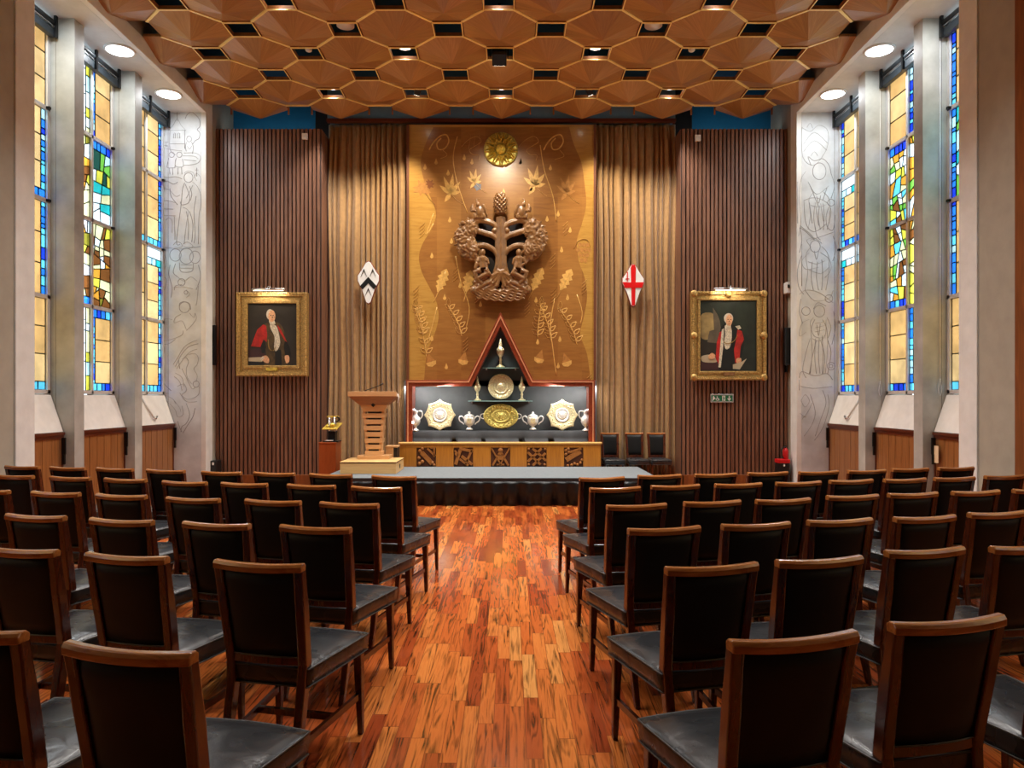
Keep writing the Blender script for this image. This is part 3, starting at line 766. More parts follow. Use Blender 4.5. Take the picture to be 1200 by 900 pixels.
A = [[(108, 38), (108, 85)], [(94, 52), (122, 52)], [(72, 125), (90, 105), (108, 75), (126, 105), (145, 125)], [(68, 128), (148, 128)], [(75, 128), (75, 215), (100, 240)], [(143, 128), (143, 212)],
     [(75, 190), (143, 190)], [(92, 145), (92, 165)], [(100, 142), (100, 165)], [(110, 142), (110, 165)], [(120, 142), (120, 165)], [(92, 145), (96, 140), (100, 145)], [(110, 145), (115, 140), (120, 145)],
     [(145, 75), (155, 55), (175, 45), (195, 60), (210, 80), (212, 110), (200, 125), (212, 140), (208, 165), (192, 175), (180, 190)], [(70, 80), (55, 90), (45, 120), (50, 150), (40, 175), (48, 200)],
     circ(163, 168, 11, 13), [(152, 182), (146, 205), (150, 225)], [(174, 182), (182, 205), (178, 235)], [(155, 200), (165, 215), (175, 200)], [(140, 232), (190, 232), (215, 250), (200, 280), (135, 290)], [(135, 245), (185, 247), (205, 260)], [(138, 262), (195, 268)],
     circ(83, 240, 12), circ(118, 240, 12), [(70, 255), (62, 290), (66, 300), (98, 300)], [(98, 300), (100, 262)], [(104, 255), (100, 292), (135, 294), (132, 258)], [(40, 205), (70, 215), (130, 222)],
     [(35, 180), (70, 182)], [(36, 195), (68, 200)], [(45, 180), (45, 200)], [(58, 182), (58, 205)], [(72, 300), (75, 330)], [(88, 302), (88, 332)], [(112, 300), (112, 330)], [(128, 298), (130, 330)],
     circ(160, 345, 20, 22), [(140, 325), (155, 315), (180, 320), (190, 345), (198, 360)], [(198, 300), (198, 340)], [(190, 310), (206, 310)], [(185, 345), (198, 325), (215, 345), (215, 372)],
     [(142, 368), (132, 400), (128, 450), (122, 500), (105, 640), (120, 652)], [(178, 365), (200, 385), (215, 420), (218, 470), (208, 520), (205, 650)], [(145, 375), (155, 400), (165, 430), (160, 460), (130, 470), (122, 455)],
     [(165, 385), (175, 420), (168, 450)], [(180, 380), (150, 440)], [(135, 480), (160, 500), (150, 560), (140, 650)], [(165, 500), (180, 560), (175, 640)], [(195, 430), (185, 500), (190, 600), (185, 645)], [(150, 500), (160, 560), (158, 630)],
     [(90, 655), (105, 640), (125, 645), (130, 662), (95, 665)], [(135, 650), (155, 640), (178, 655), (175, 665), (138, 662)], [(40, 340), (70, 345), (100, 340), (130, 350)], [(35, 380), (60, 360), (90, 375), (110, 365)], [(25, 395), (70, 400), (100, 430), (120, 425)],
     [(75, 395), (80, 430), (110, 470)], [(22, 455), (60, 450), (100, 460)], [(22, 485), (90, 490)], [(22, 518), (100, 520)], [(25, 525), (25, 640)], [(45, 530), (40, 640)], [(95, 525), (98, 630)], [(55, 540), (70, 530), (85, 545), (85, 600)], [(20, 660), (80, 668), (130, 672), (215, 660)],
     circ(150, 705, 32, 36), circ(100, 700, 26, 28), circ(190, 710, 24, 28), [(118, 735), (125, 775), (175, 775), (182, 740)], [(125, 745), (178, 745)], [(120, 760), (180, 760)], [(75, 745), (70, 790), (85, 850), (80, 895)], [(100, 740), (90, 780), (110, 800)], [(205, 745), (215, 800), (195, 860)],
     [(110, 800), (140, 820), (170, 800), (200, 820)], circ(128, 825, 16), [(90, 850), (130, 845), (180, 855)], [(150, 860), (165, 880), (150, 895)], [(25, 720), (50, 700), (60, 740), (40, 780)], [(25, 800), (60, 810), (50, 860), (30, 890)]]
engrave(-1, A, 180, 120, 3.914, m)
B = [circ(142, 118, 24), [(118, 120), (120, 100), (140, 92), (165, 102), (170, 130)], [(165, 145), (185, 165), (190, 145), (196, 170), (175, 200), (150, 225)], [(125, 150), (100, 165), (95, 190), (130, 180), (150, 220)], [(95, 40), (100, 20), (130, 15)], [(205, 20), (200, 80), (195, 110)], circ(148, 50, 8),
     [(40, 190), (30, 210), (28, 240), (45, 270), (90, 262), (130, 245), (135, 225)], [(40, 190), (55, 170), (85, 175)], [(25, 290), (70, 285), (100, 265)], [(45, 280), (50, 320), (35, 370), (30, 420), (50, 470), (80, 500)],
     [(90, 380), (110, 350), (140, 300), (180, 275), (200, 270)], [(100, 390), (125, 340), (160, 300), (205, 285)], [(105, 400), (140, 350), (170, 320), (200, 310)], [(120, 400), (115, 360), (125, 340)], [(130, 355), (150, 350), (160, 370), (150, 400), (155, 440), (175, 470)], [(160, 335), (190, 330), (205, 350), (200, 380), (185, 400), (200, 430), (195, 460)],
     [(100, 420), (130, 440), (140, 480)], [(95, 435), (120, 460), (130, 500)], circ(195, 470, 14), [(130, 400), (150, 440), (175, 490), (190, 485)], [(110, 480), (140, 470), (150, 500), (130, 520), (160, 540), (205, 520), (210, 480)], [(120, 510), (150, 550), (200, 550)],
     [(75, 560), (100, 590), (110, 620), (135, 610), (130, 570)], [(90, 540), (120, 580), (125, 600)], [(150, 560), (165, 610), (150, 650), (130, 665), (125, 690)], [(190, 580), (180, 620), (155, 660), (135, 695)], [(110, 640), (120, 670), (130, 690)], [(55, 520), (90, 540), (100, 560)], [(20, 330), (45, 325)], [(20, 480), (40, 520), (70, 560)]]
engrave(-1, B, 180, 330, 3.914, m)
o = m.build('engraving', 'engraving groove', SIDE[-1])
m = MB()
C_ = [[(30, 60), (50, 70), (70, 55), (92, 68), (90, 110), (60, 150), (32, 130), (30, 60)], [(34, 100), (60, 72), (92, 98)], [(34, 118), (60, 92), (90, 115)], [(42, 60), (50, 50), (56, 62)], [(52, 128), (60, 118), (68, 128)],
      circ(72, 165, 16, 20), [(52, 150), (45, 130), (60, 140), (80, 135), (95, 150), (100, 170)], [(40, 165), (28, 185), (24, 230), (28, 290), (22, 320)], [(100, 170), (108, 200), (100, 230)], [(45, 190), (65, 220), (95, 200)], [(50, 200), (62, 230), (70, 250)], [(90, 205), (80, 235)],
      [(35, 235), (60, 228), (90, 240), (100, 260), (95, 290)], [(35, 235), (40, 290), (60, 310), (90, 290)], [(48, 240), (55, 290)], [(62, 240), (70, 295)], [(75, 242), (82, 285)], [(20, 190), (20, 290)], [(25, 295), (50, 315), (60, 330), (40, 310), (25, 300)], [(60, 290), (66, 320), (75, 330)], circ(100, 240, 8), [(95, 250), (88, 275), (92, 300), (105, 305), (110, 270)],
      [(50, 330), (80, 320), (108, 310)], circ(62, 345, 12, 14), [(50, 345), (42, 330), (60, 325), (78, 338)], [(30, 365), (20, 400), (22, 440), (35, 460)], [(48, 360), (30, 380), (40, 400), (70, 395)], [(75, 360), (95, 375), (100, 400), (85, 420)], [(45, 400), (75, 410), (95, 395)], [(30, 340), (30, 440)], [(38, 450), (60, 475), (95, 470), (105, 450)],
      [(24, 460), (40, 450), (70, 455), (105, 480)], circ(72, 500, 13, 14), [(58, 495), (68, 480), (88, 488)], [(58, 515), (50, 530), (60, 560), (85, 560), (88, 520)], [(62, 530), (84, 525)], [(62, 540), (84, 535)], [(62, 550), (84, 545)], [(48, 520), (30, 530), (24, 560), (40, 550)], [(90, 515), (100, 540), (92, 565)],
      [(50, 565), (40, 600), (32, 640), (40, 660)], [(65, 570), (55, 610), (48, 650)], [(75, 570), (85, 610), (80, 650)], [(92, 570), (100, 600), (92, 650)], circ(100, 632, 9), circ(100, 632, 4), [(24, 660), (30, 645), (60, 655), (90, 650), (104, 665)], [(26, 680), (60, 685), (102, 680)], [(24, 665), (24, 690)],
      [(28, 715), (38, 700), (48, 715), (38, 730), (28, 715)], [(30, 760), (45, 740), (55, 720)], [(50, 700), (62, 740), (55, 770), (35, 800)], [(80, 690), (88, 720), (75, 760), (62, 800)], [(92, 700), (95, 730), (80, 780), (60, 810)], [(25, 745), (40, 755)]]
C_ += mirrored_robe(65, 345, 50, 105)+mirrored_robe(70, 215, 46, 90)+mirrored_robe(70, 520, 36, 130)+[circ(40, 500, 10), circ(95, 470, 9), [(25, 300), (30, 330), (24, 360)], [(105, 320), (112, 350), (104, 380)], [(28, 470), (24, 500), (32, 530)], [(106, 500), (110, 540), (102, 580)]]
engrave(1, C_, 925, 120, 2.045, m)
m.build('engraving', 'engraving groove', SIDE[1])

# ------------------------------------------------------------------ curtains
def curtain(xa, xb, lab, seed, Yc=12.70):
    r_ = random.Random(seed)
    ztop = pz(143, 12.55); zb = .02
    cs = []; x = xa; ph = 0
    while x < xb:
        w = r_.choice([.07, .09, .12, .16])*r_.uniform(.9, 1.1); d = r_.uniform(.10, .17)
        n = 8
        for i in range(n):
            t = i/n
            prof = math.sin(math.pi*t)**.36
            cs.append((x+w*t+math.sin(2*math.pi*t)*w*.10, -d*prof))
        x += w
    cs.append((xb, 0))
    zs = [ztop, ztop-.06, ztop-.12, ztop-.2, ztop-.34, 5.0, 4.0, 3.0, 2.0, 1.2, .5, zb]
    vs = []; nx = len(cs)
    for zi, z in enumerate(zs):
        pin = {0: .35, 1: .4, 2: .45, 3: .5, 4: .8}.get(zi, 1)
        for k, (xx, dy) in enumerate(cs):
            q = (5.9-z)*.004
            wob = math.sin(xx*9+z*1.1+seed)*.012*(1 if zi > 4 else 0)
            pl = math.sin(k*2.4)*.016 if zi in (1, 2, 3) else 0
            vs.append((xx+wob, Yc+dy*pin*(1+.25*math.sin(z*1.7+xx*4))+pl, z))
    fs = [(i*nx+j, i*nx+j+1, (i+1)*nx+j+1, (i+1)*nx+j) for i in range(len(zs)-1) for j in range(nx-1)]
    m = MB(); m.add(vs, fs, 0, True)
    o = m.build('curtain', 'curtain cloth'); sld = o.modifiers.new('cloth', 'SOLIDIFY'); sld.thickness = .006; sld.offset = 0
    tag(o, lab, 'curtain')
curtain(xeL+.02, px(479, 12.6), 'full length gold brown pleated curtain left of the inlaid wooden panel', 1)
curtain(px(696.5, 12.6), xeR-.02, 'full length gold brown pleated curtain right of the inlaid wooden panel', 2)

# ------------------------------------------------------------------ marquetry panel
MY = 12.45
def Q(x, y, Y=MY): return (px(x, Y), pz(y, Y))
mp = thing('marquetry_panel', (px(587, MY), MY, 1), 'tall golden inlaid wood panel with leaves and ribbons behind the carved tree', 'wall panel')
CASE_TOP = [(478, 447), (549.5, 447), (586.5, 371), (623.5, 447), (697, 447)]
m = MB()
out = [(478, 146), (697, 146), (697, 447), (623.5, 447), (586.5, 374), (549.5, 447), (478, 447)]
m.prism([Q(*p) for p in out], MY, MY+.06); m.build('panel_board', 'marquetry gold', mp)
m = MB()
Lb = smooth_line([(508, 149), (499, 168), (493, 190), (497, 212), (504, 230), (511, 250), (506, 268), (496, 284), (491, 300), (494, 318), (503, 336), (511, 352), (514, 372), (508, 395), (500, 415), (497, 446)], 4)
Rb = smooth_line([(667, 149), (672, 168), (681, 190), (685, 215), (687, 240), (682, 262), (676, 282), (678, 305), (685, 325), (688, 348), (684, 372), (680, 392), (688, 415), (692, 446)], 4)
notch = [(623.5, 446), (586.5, 375), (549.5, 446)]
# the brown field is laid as horizontal strips so that it stays a clean surface around the notch
def xat(line, y):
    for a_, b2 in zip(line, line[1:]):
        if a_[1] <= y <= b2[1]: return a_[0]+(b2[0]-a_[0])*(y-a_[1])/max(1e-6, b2[1]-a_[1])
    return line[-1][0] if y > line[-1][1] else line[0][0]
ys = [149+i*(446-149)/99 for i in range(100)]
def field(xl, xr, ys):
    vs = []
    for y in ys:
        a_, b2 = Q(xl(y), y), Q(xr(y), y)
        vs += [(a_[0], MY-.001, a_[1]), (b2[0], MY-.001, b2[1]), (a_[0], MY+.002, a_[1]), (b2[0], MY+.002, b2[1])]
    fs = []
    for i in range(len(ys)-1):
        k = i*4; fs += [(k, k+1, k+5, k+4), (k+2, k+6, k+7, k+3), (k, k+4, k+6, k+2), (k+1, k+3, k+7, k+5)]
    fs += [(0, 2, 3, 1), (len(ys)*4-4, len(ys)*4-3, len(ys)*4-1, len(ys)*4-2)]
    m.add(vs, fs, 0)
cut = lambda y: max(0, (y-375)*37/71)
up_ = [y for y in ys if y <= 375]; dn = [375]+[y for y in ys if y > 375]
field(lambda y: xat(Lb, y), lambda y: xat(Rb, y), up_+[375])
field(lambda y: xat(Lb, y), lambda y: 586.5-cut(y), dn); field(lambda y: 586.5+cut(y), lambda y: xat(Rb, y), dn)
m.build('brown_field', 'marquetry brown', mp)
inl = MB(); LG, AM, DK, GR = 0, 1, 2, 3
IY0, IY1 = MY-.0035, MY+.001
def poly(pts, mi, lift=0): inl.prism([Q(*p) for p in pts], IY0-lift, IY1, mi)
def line(pts, w, mi, closed=False):
    p3 = [(Q(*p)[0], MY-.002, Q(*p)[1]) for p in smooth_line(pts, 4)]
    inl.tube(p3, w*MY/F/2, 6, mi, flat=.35)
def rot(p, c, a): x, y = p[0], p[1]; return (c[0]+x*math.cos(a)-y*math.sin(a), c[1]+x*math.sin(a)+y*math.cos(a))
def leaf(c, L, w, a, mi, outline=False):
    pts = [(0, 0), (L*.25, -w*.5), (L*.5, -w*.55), (L*.8, -w*.25), (L, 0), (L*.8, w*.25), (L*.5, w*.55), (L*.25, w*.5)]
    pts = [rot(p, c, a) for p in pts]
    if outline: line(pts+[pts[0]], 1.0, mi)
    else: poly(pts, mi)
def oak(c, L, a, mi):     # lobed oak leaf
    side = [(0, 1), (.12, 2.5), (.2, 5), (.28, 3), (.38, 6.5), (.5, 3.6), (.6, 7), (.72, 3.6), (.8, 5), (.9, 3), (1, 0)]
    up = [(x*L, -w) for x, w in side]; dn_ = [(x*L, w) for x, w in reversed(side[:-1])]
    poly([rot(p, c, a) for p in up+dn_], mi); line([rot((-L*.45, 0), c, a), rot((L*.1, .6), c, a), rot((L*.9, 0), c, a)], 1, LG)
def sprig(x, y, h, lean, mi, n=5, L=9):
    stem = [(x+lean*(t**1.5), y-h*t) for t in (0, .3, .6, 1)]
    line(stem, .9, mi)
    for i in range(n):
        t = (i+.5)/n; sx, sy = x+lean*(t**1.5), y-h*t
        for s in (-1, 1): leaf((sx, sy), L*(1.1-.3*t), 3.6, -math.pi/2+s*.85, mi, True)
    leaf((x+lean, y-h), L, 4, -math.pi/2+.1, mi, True)
def drop(x, y, mi=LG): poly([(x, y-4.5), (x+1.6, y-1), (x+2, y+1), (x+.9, y+2.6), (x-.9, y+2.6), (x-2, y+1), (x-1.2, y-1)], mi)
def acorn(x, y, a=0):
    poly([rot(p, (x, y), a) for p in [(-5, 0), (0, -11), (5, 0)]], AM); poly([rot(p, (x, y), a) for p in [(-6, 0), (6, 0), (5, 4), (0, 6), (-5, 4)]], LG)
for (x, y) in [(498, 196), (525, 203), (511, 190), (544, 185), (553, 190), (610, 190), (645, 197), (527, 258), (529, 283), (506, 300), (641, 257), (668, 270), (658, 293), (610, 190), (665, 349), (628, 352), (521, 349), (563, 357), (539, 335), (506, 397), (523, 430), (630, 401), (656, 398), (654, 429), (622, 221), (654, 251), (590, 225)]: drop(x, y)
oak((513, 342), 29, -1.2, LG); oak((546, 342), 26, -1.35, LG); oak((624, 340), 29, -1.15, LG); oak((657, 340), 28, -1.1, LG)
for (x, y, h, l) in [(500, 420, 60, -14), (541, 394, 36, -16), (646, 400, 40, -12), (676, 404, 42, -20), (496, 394, 34, -8), (630, 396, 40, 4)]: sprig(x, y, h, l, LG)
for (x, y, a) in [(505, 424, -.3), (543, 422, .2), (632, 420, .3), (664, 424, -.3)]: acorn(x, y, a)
def curl(x, y, s):
    line([(x, y+28), (x+4, y+20), (x+12, y+12), (x+20, y+10), (x+23, y+18), (x+18, y+26), (x+11, y+27), (x+9, y+20), (x+14, y+14)] if s else [(x, y+22), (x+8, y+14), (x+18, y+10), (x+23, y+16), (x+16, y+21), (x+9, y+26), (x+13, y+31), (x+21, y+32), (x+20, y+38)], 1.5, LG)
curl(503, 148, 1); curl(541, 150, 0); curl(608, 150, 0); curl(637, 148, 1)
line([(519, 176), (524, 182), (516, 186)], 1.3, LG); line([(656, 176), (661, 183), (650, 187)], 1.3, LG)
# five fingered leaves
for (x, y, sc) in [(528, 227, 1), (627, 218, 1.05), (664, 226, .9), (556, 214, .7)]:
    for a, L in ((-2.5, 16), (-1.95, 22), (-1.45, 24), (-.9, 18), (-.2, 12), (2.2, 12)): leaf((x, y), L*sc, 4.6*sc, a, AM if x > 650 else LG)
    line([(x, y), (x+8, y+8), (x+14, y+12)], 1, LG)
poly([(556+5*math.cos(i*math.pi/5)*(1 if i % 2 else .7)+4, 219+5*math.sin(i*math.pi/5)*(1 if i % 2 else .7)) for i in range(10)], GR, .001)
# maple leaf at the left edge
ml = [(0, 0), (-3, -6), (-10, -4), (-8, -10), (-17, -14), (-10, -17), (-14, -22), (-4, -20), (0, -28), (3, -19), (12, -22), (8, -14), (15, -10), (7, -7), (8, -1)]
poly([rot((x*.75, y*.75), (500, 229), -.5) for x, y in ml], AM); poly([rot((x*.4, y*.4), (501, 220), .6) for x, y in ml], DK, .001)
line([(498, 226), (504, 234), (510, 240)], 1, DK)
# hop cone at the right
for i in range(4):
    for j in range(4-abs(i-1)): leaf((684-(3-abs(i-1))*2.2+j*4.4, 284+i*6), 6.5, 4.2, math.pi/2, AM)
line([(672, 292), (678, 282), (688, 281), (692, 290)], 1, AM)
# twisting ribbons
for (x, y) in [(494, 264), (487, 338), (533, 315), (556, 262), (559, 340), (617, 357), (648, 340), (647, 300), (684, 330), (545, 398), (690, 440), (662, 262)]:
    for k in range(4): line([(x-2.5, y+k*4+3), (x+1, y+k*4), (x+3.5, y+k*4-3)], 1.0, LG)
def ribbon(pts, w, mi):
    up = [(x, y) for x, y in smooth_line(pts, 4)]
    for p, q in zip(up, up[1:]): poly([(p[0]-w/2, p[1]), (p[0]+w/2, p[1]), (q[0]+w/2, q[1]+.05), (q[0]-w/2, q[1]+.05)], mi)
for pts in ([(536, 160), (531, 185), (536, 215), (548, 250)], [(633, 170), (638, 200), (648, 230), (652, 260)], [(534, 300), (540, 330), (550, 360), (546, 385)], [(650, 350), (645, 380), (648, 410), (652, 440)], [(508, 250), (500, 275), (508, 262)], [(676, 345), (682, 365), (680, 380)], [(512, 360), (506, 385), (497, 410)]):
    line(pts, 1.0, LG)
for k in range(3): line([(552+k*5, 158), (549+k*6, 175)], .8, AM)
inl.build('inlay', ['inlay light', 'inlay amber', 'inlay dark', 'inlay grey'], mp)
m = MB()
for x in (478, 697):
    m = MB(); a_ = Q(x, 146); b2 = Q(x, 446); m.box(a_[0]-.02, a_[0]+.02, MY-.02, MY+.06, b2[1], a_[1])
    m.build('edge_strip', 'relief recess', mp)

# ------------------------------------------------------------------ sun disc
c0 = Q(587, 174, 12.38)
t = thing('sun_disc', (c0[0], 12.38, c0[1]), 'round gilded sunburst disc with a face boss above the carved tree', 'disc')
m = MB(); T = Matrix.Translation((c0[0], 12.44, c0[1])) @ Matrix.Rotation(R(90), 4, 'X')
m.lathe([(.285, 0), (.29, .02), (.28, .035), (.25, .03), (.14, .02), (.13, .035), (.115, .035), (.11, .02)], (0, 0, 0), 40, 0, T); m.build('dish', 'old gold', t)
for rr, n, L in ((.205, 26, .075), (.16, 18, .05)):
    m = MB() if rr > .2 else m
    for i in range(n):
        a_ = 2*math.pi*(i+(.5 if rr < .2 else 0))/n
        T2 = T @ Matrix.Rotation(a_, 4, 'Z') @ Matrix.Translation((rr, 0, .042)) @ Matrix.Rotation(R(15 if i % 2 else -15), 4, 'Z')
        m.add([(-L, -.02, 0), (L, -.010, 0), (L, .010, 0), (-L, .02, 0), (-L*.5, 0, .045), (L*.9, 0, .02)], [(0, 1, 5, 4), (1, 2, 5), (2, 3, 4, 5), (3, 0, 4), (3, 2, 1, 0)], 0, False, T2)
m.build('rays', 'gilt', t)
m = MB(); m.ball((0, 0, .03), (.09, .09, .06), 0, T, 16, 10)
T3 = lambda x, y, z: T @ Vector((x, y, z))
m = MB(); m.ball(T3(0, 0, .03), (.09, .06, .09), 0, None, 18, 12); m.ball(T3(0, -.0, .09), (.014, .014, .026)); m.ball(T3(-.033, .025, .08), (.018, .012, .01)); m.ball(T3(.033, .025, .08), (.018, .012, .01)); m.ball(T3(0, -.042, .075), (.03, .012, .008))
m.build('face_boss', 'gilt', t)

# ------------------------------------------------------------------ carved tree
CYY = 12.36
tr = thing('tree_carving', (px(587, MY), MY, pz(290, MY)), 'large carved oak relief of a tree with birds, fruit and two seated figures', 'carving')
def K(x, y, d=0): return (px(520+x/6.207, CYY), CYY-d, pz(215+y/6.207, CYY))
u6 = CYY/F/6.207
m = MB(); rg = random.Random(5)
def T_(pts, r, d=.02, n=8): m.tube([K(x, y, dd) if False else K(x, y, d) for x, y in pts], [k*u6 for k in r] if isinstance(r, list) else r*u6, n)
for off in (-30, -15, 0, 15, 30):
    d = .10-abs(off)*.0014
    T_(smooth_line([(415+off*.7, 250), (415+off*.8, 330), (415+off, 420), (417+off, 520), (417+off*1.1, 600), (417+off*2.0, 690)], 4), 13, d)
for sx in (1, -1):
    X_ = lambda x: 415+sx*(x-415)
    for (pts, d) in (([(400, 345), (365, 300), (320, 283), (270, 272), (225, 290)], .07), ([(400, 425), (360, 385), (310, 368), (260, 352), (215, 345)], .07), ([(395, 540), (365, 490), (320, 462), (270, 455), (215, 470)], .07)):
        for o_ in (-9, 3, 13):
            T_(smooth_line([(X_(x), y+o_) for x, y in pts], 4), 11, d-abs(o_)*.0008)
    # foliage mass: a dense heap of leaves and fruit following the crescent
    for i in range(420):
        t_ = rg.random(); a_ = math.pi*(.62+.86*t_)
        rr_ = rg.uniform(.25, 1.0)
        x = 256+170*math.cos(a_)*rr_-0; y = 405-175*math.sin(a_)*rr_ if False else 410-160*math.sin(a_)*rr_
        if x > 245 and 280 < y < 520: continue
        q = rg.random()
        if x > 260: continue
        dd = .05+.06*math.sin(math.pi*min(1, max(0, (rr_-.1)/.95)))
        M_ = Matrix.Rotation(rg.uniform(0, 3.14), 4, 'Y') @ Matrix.Rotation(rg.uniform(-.5, .5), 4, 'X')
        m.ball(K(X_(x), y, dd+rg.uniform(-.012, .028)), (rg.uniform(16, 28)*u6, 10*u6, rg.uniform(6, 9)*u6), 0, M_, 8, 6)
    for (x, y, q_) in ((300, 690, 50), (255, 720, 42), (340, 720, 46), (285, 610, 34), (270, 760, 44), (350, 770, 46)): m.ball(K(X_(x), y, .035), (q_*u6, 34*u6, q_*u6), 0, None, 10, 7)
    for i in range(40):
        x, y = rg.uniform(235, 400), rg.uniform(690, 770)
        m.ball(K(X_(x), y, .085), (rg.uniform(14, 24)*u6, 11*u6, 7*u6), 0, Matrix.Rotation(rg.uniform(-.9, .9), 4, 'Y'), 8, 6)
    # backing crescent
    for i in range(26):
        a_ = math.pi*(.62+.84*i/25)
        m.ball(K(X_(225+75*math.cos(a_)), 412-105*math.sin(a_), .02), (62*u6, 40*u6, 58*u6), 0, None, 10, 7)
    fr_ = [(195, 305), (180, 350), (210, 355), (175, 385), (215, 320), (140, 300), (150, 345)] if sx > 0 else [(180, 300), (210, 330), (190, 360), (165, 335), (150, 380), (205, 300)]
    for (x, y) in fr_: m.ball(K(X_(x), y, .115), 18*u6, 0, None, 12, 8)
    m.ball(K(X_(368), 350, .06), 20*u6, 0, None, 12, 8)
    # bird or squirrel on the shoulder
    m.ball(K(X_(262), 215, .08), (34*u6, 26*u6, 44*u6), 0, None, 12, 8); m.ball(K(X_(250), 165, .10), (16*u6, 16*u6, 20*u6)); T_([(X_(243), 150), (X_(240), 128), (X_(262), 124)], [9, 6, 5], .10)
    T_([(X_(215), 215), (X_(208), 185), (X_(212), 158)], [20, 16, 5], .09); T_([(X_(285), 165), (X_(300), 200), (X_(318), 242)], [16, 14, 5], .09); T_([(X_(225), 250), (X_(270), 262), (X_(318), 240)], [18, 20, 10], .06)
    for k in range(5): T_([(X_(225+k*16), 232+k % 2*8), (X_(232+k*16), 262)], 9, .10)
    # seated figure
    hx = 285
    m.ball(K(X_(hx), 512, .12), (21*u6, 21*u6, 26*u6), 0, None, 12, 9)
    T_([(X_(hx), 530), (X_(hx), 548), (X_(hx+2), 580), (X_(hx+8), 625)], [12, 34, 30, 34], .10, 12)
    T_([(X_(hx-30), 555), (X_(hx-48), 590), (X_(hx-10), 612)], [14, 12, 9], .12); T_([(X_(hx+28), 555), (X_(hx+42), 592), (X_(hx+5), 612)], [14, 12, 9], .12)
    T_([(X_(hx+20), 635), (X_(hx+45), 660), (X_(hx-15), 690), (X_(hx-48), 705)], [24, 24, 17, 11], .13); T_([(X_(hx-15), 640), (X_(hx-55), 655), (X_(hx-40), 700), (X_(hx-5), 735)], [24, 22, 16, 11], .12)
    if sx > 0: m.ball(K(X_(hx-38), 575, .13), 15*u6); m.ball(K(X_(hx+20), 572, .135), 13*u6); T_([(X_(hx-40), 590), (X_(hx-52), 625), (X_(hx-35), 650)], [15, 13, 8], .14)
    else: m.ball(K(X_(hx), 595, .14), (18*u6, 15*u6, 22*u6))
    # roots
    for (pts) in ([(405, 640), (370, 690), (320, 720), (250, 750)], [(408, 650), (385, 700), (350, 745), (300, 775)], [(412, 660), (400, 710), (385, 760)], [(395, 660), (345, 690), (330, 730)], [(350, 720), (300, 740), (240, 775)]):
        T_(smooth_line([(X_(x), y) for x, y in pts], 3), [20, 18, 16, 14, 13, 12, 11, 10, 9, 9][:len(smooth_line([(X_(x), y) for x, y in pts], 3))], .10)
# cone on top
m.ball(K(413, 155, .06), (48*u6, 44*u6, 84*u6), 0, None, 16, 12)
for i in range(10):
    z_ = -72+i*15.5; rr_ = 47*math.sqrt(max(.05, 1-(z_/86)**2))
    for j in range(5):
        a_ = math.pi*(j+(.5 if i % 2 else 0))/4.5+math.pi
        m.ball(K(413+rr_*math.cos(a_), 155+z_, .064-rr_*math.sin(a_)*u6), (10*u6, 10*u6, 8*u6), 0, None, 8, 6)
# waves of the base
for i in range(15):
    x = 225+i*27; m.ball(K(x, 775+22*math.sin(math.pi*i/14), .03), (34*u6, 34*u6, 34*u6), 0, None, 10, 7)
for r_ in range(5):
    pts = [(222+k*10+r_*4, 765+r_*17+(math.sin(math.pi*k/39)*24)+6*math.sin(k*1.1+r_*1.5)) for k in range(40-r_)]
    T_(pts, 7, .10-r_*.004)
m.build('relief', 'carved oak', tr, remesh=.0095, smooth_it=1)
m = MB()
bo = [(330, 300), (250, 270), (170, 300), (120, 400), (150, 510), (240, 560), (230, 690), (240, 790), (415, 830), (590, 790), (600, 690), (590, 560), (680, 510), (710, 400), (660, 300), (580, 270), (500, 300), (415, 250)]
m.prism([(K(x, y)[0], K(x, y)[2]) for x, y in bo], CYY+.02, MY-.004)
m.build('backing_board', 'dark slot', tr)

# ------------------------------------------------------------------ display case, altar front
CYF = 11.98
tc = thing('display_case', (px(587, CYF), CYF, .77), 'mahogany framed display case with a pointed gable and grey lining', 'display case')
op = [(478, 522), (478, 447.5), (549.2, 447.5), (586.5, 371), (623.8, 447.5), (695, 447.5), (695, 522)]
def offs(pts, d):      # offset of an open outline in pixels
    out_ = []
    for i, p in enumerate(pts):
        ns = []
        for a_, b2 in ((i-1, i), (i, i+1)):
            if a_ < 0 or b2 >= len(pts): continue
            dx, dy = pts[b2][0]-pts[a_][0], pts[b2][1]-pts[a_][1]; L = math.hypot(dx, dy); ns.append((dy/L, -dx/L))
        nx = sum(n[0] for n in ns)/len(ns); ny = sum(n[1] for n in ns)/len(ns); k = nx*nx+ny*ny
        out_.append((p[0]-nx/k*d, p[1]-ny/k*d))
    return out_
def framing(o1, o2, y0, y1, mat, nm):
    m = MB()
    A1, A2 = offs(op, o1), offs(op, o2)
    for i in range(len(op)-1):
        q4 = [Q(*A1[i], CYF), Q(*A1[i+1], CYF), Q(*A2[i+1], CYF), Q(*A2[i], CYF)]
        m.prism(q4, y0, y1)
    return m.build(nm, mat, tc, bevel=.003)
framing(-2.2, 5.2, CYF-.02, 12.44, 'case mahogany', 'case_frame')
framing(-.6, .9, CYF-.035, CYF-.018, 'case lip', 'frame_moulding')
m = MB(); m.box(Q(476, 0, 12.4)[0]-.03, Q(697, 0, 12.4)[0]+.03, 12.36, 12.40, .7, Q(0, 446, 12.38)[1])
m.prism([Q(545, 452, 12.38), Q(586.5, 370, 12.38), Q(628, 452, 12.38)], 12.36, 12.40)
m.build('lining', 'case lining', tc)
m = MB(); m.box(Q(482, 0, CYF)[0], Q(692, 0, CYF)[0], CYF+.10, 12.36, .74, pz(505.5, CYF+.12)); m.build('case_floor', 'case lining', tc)
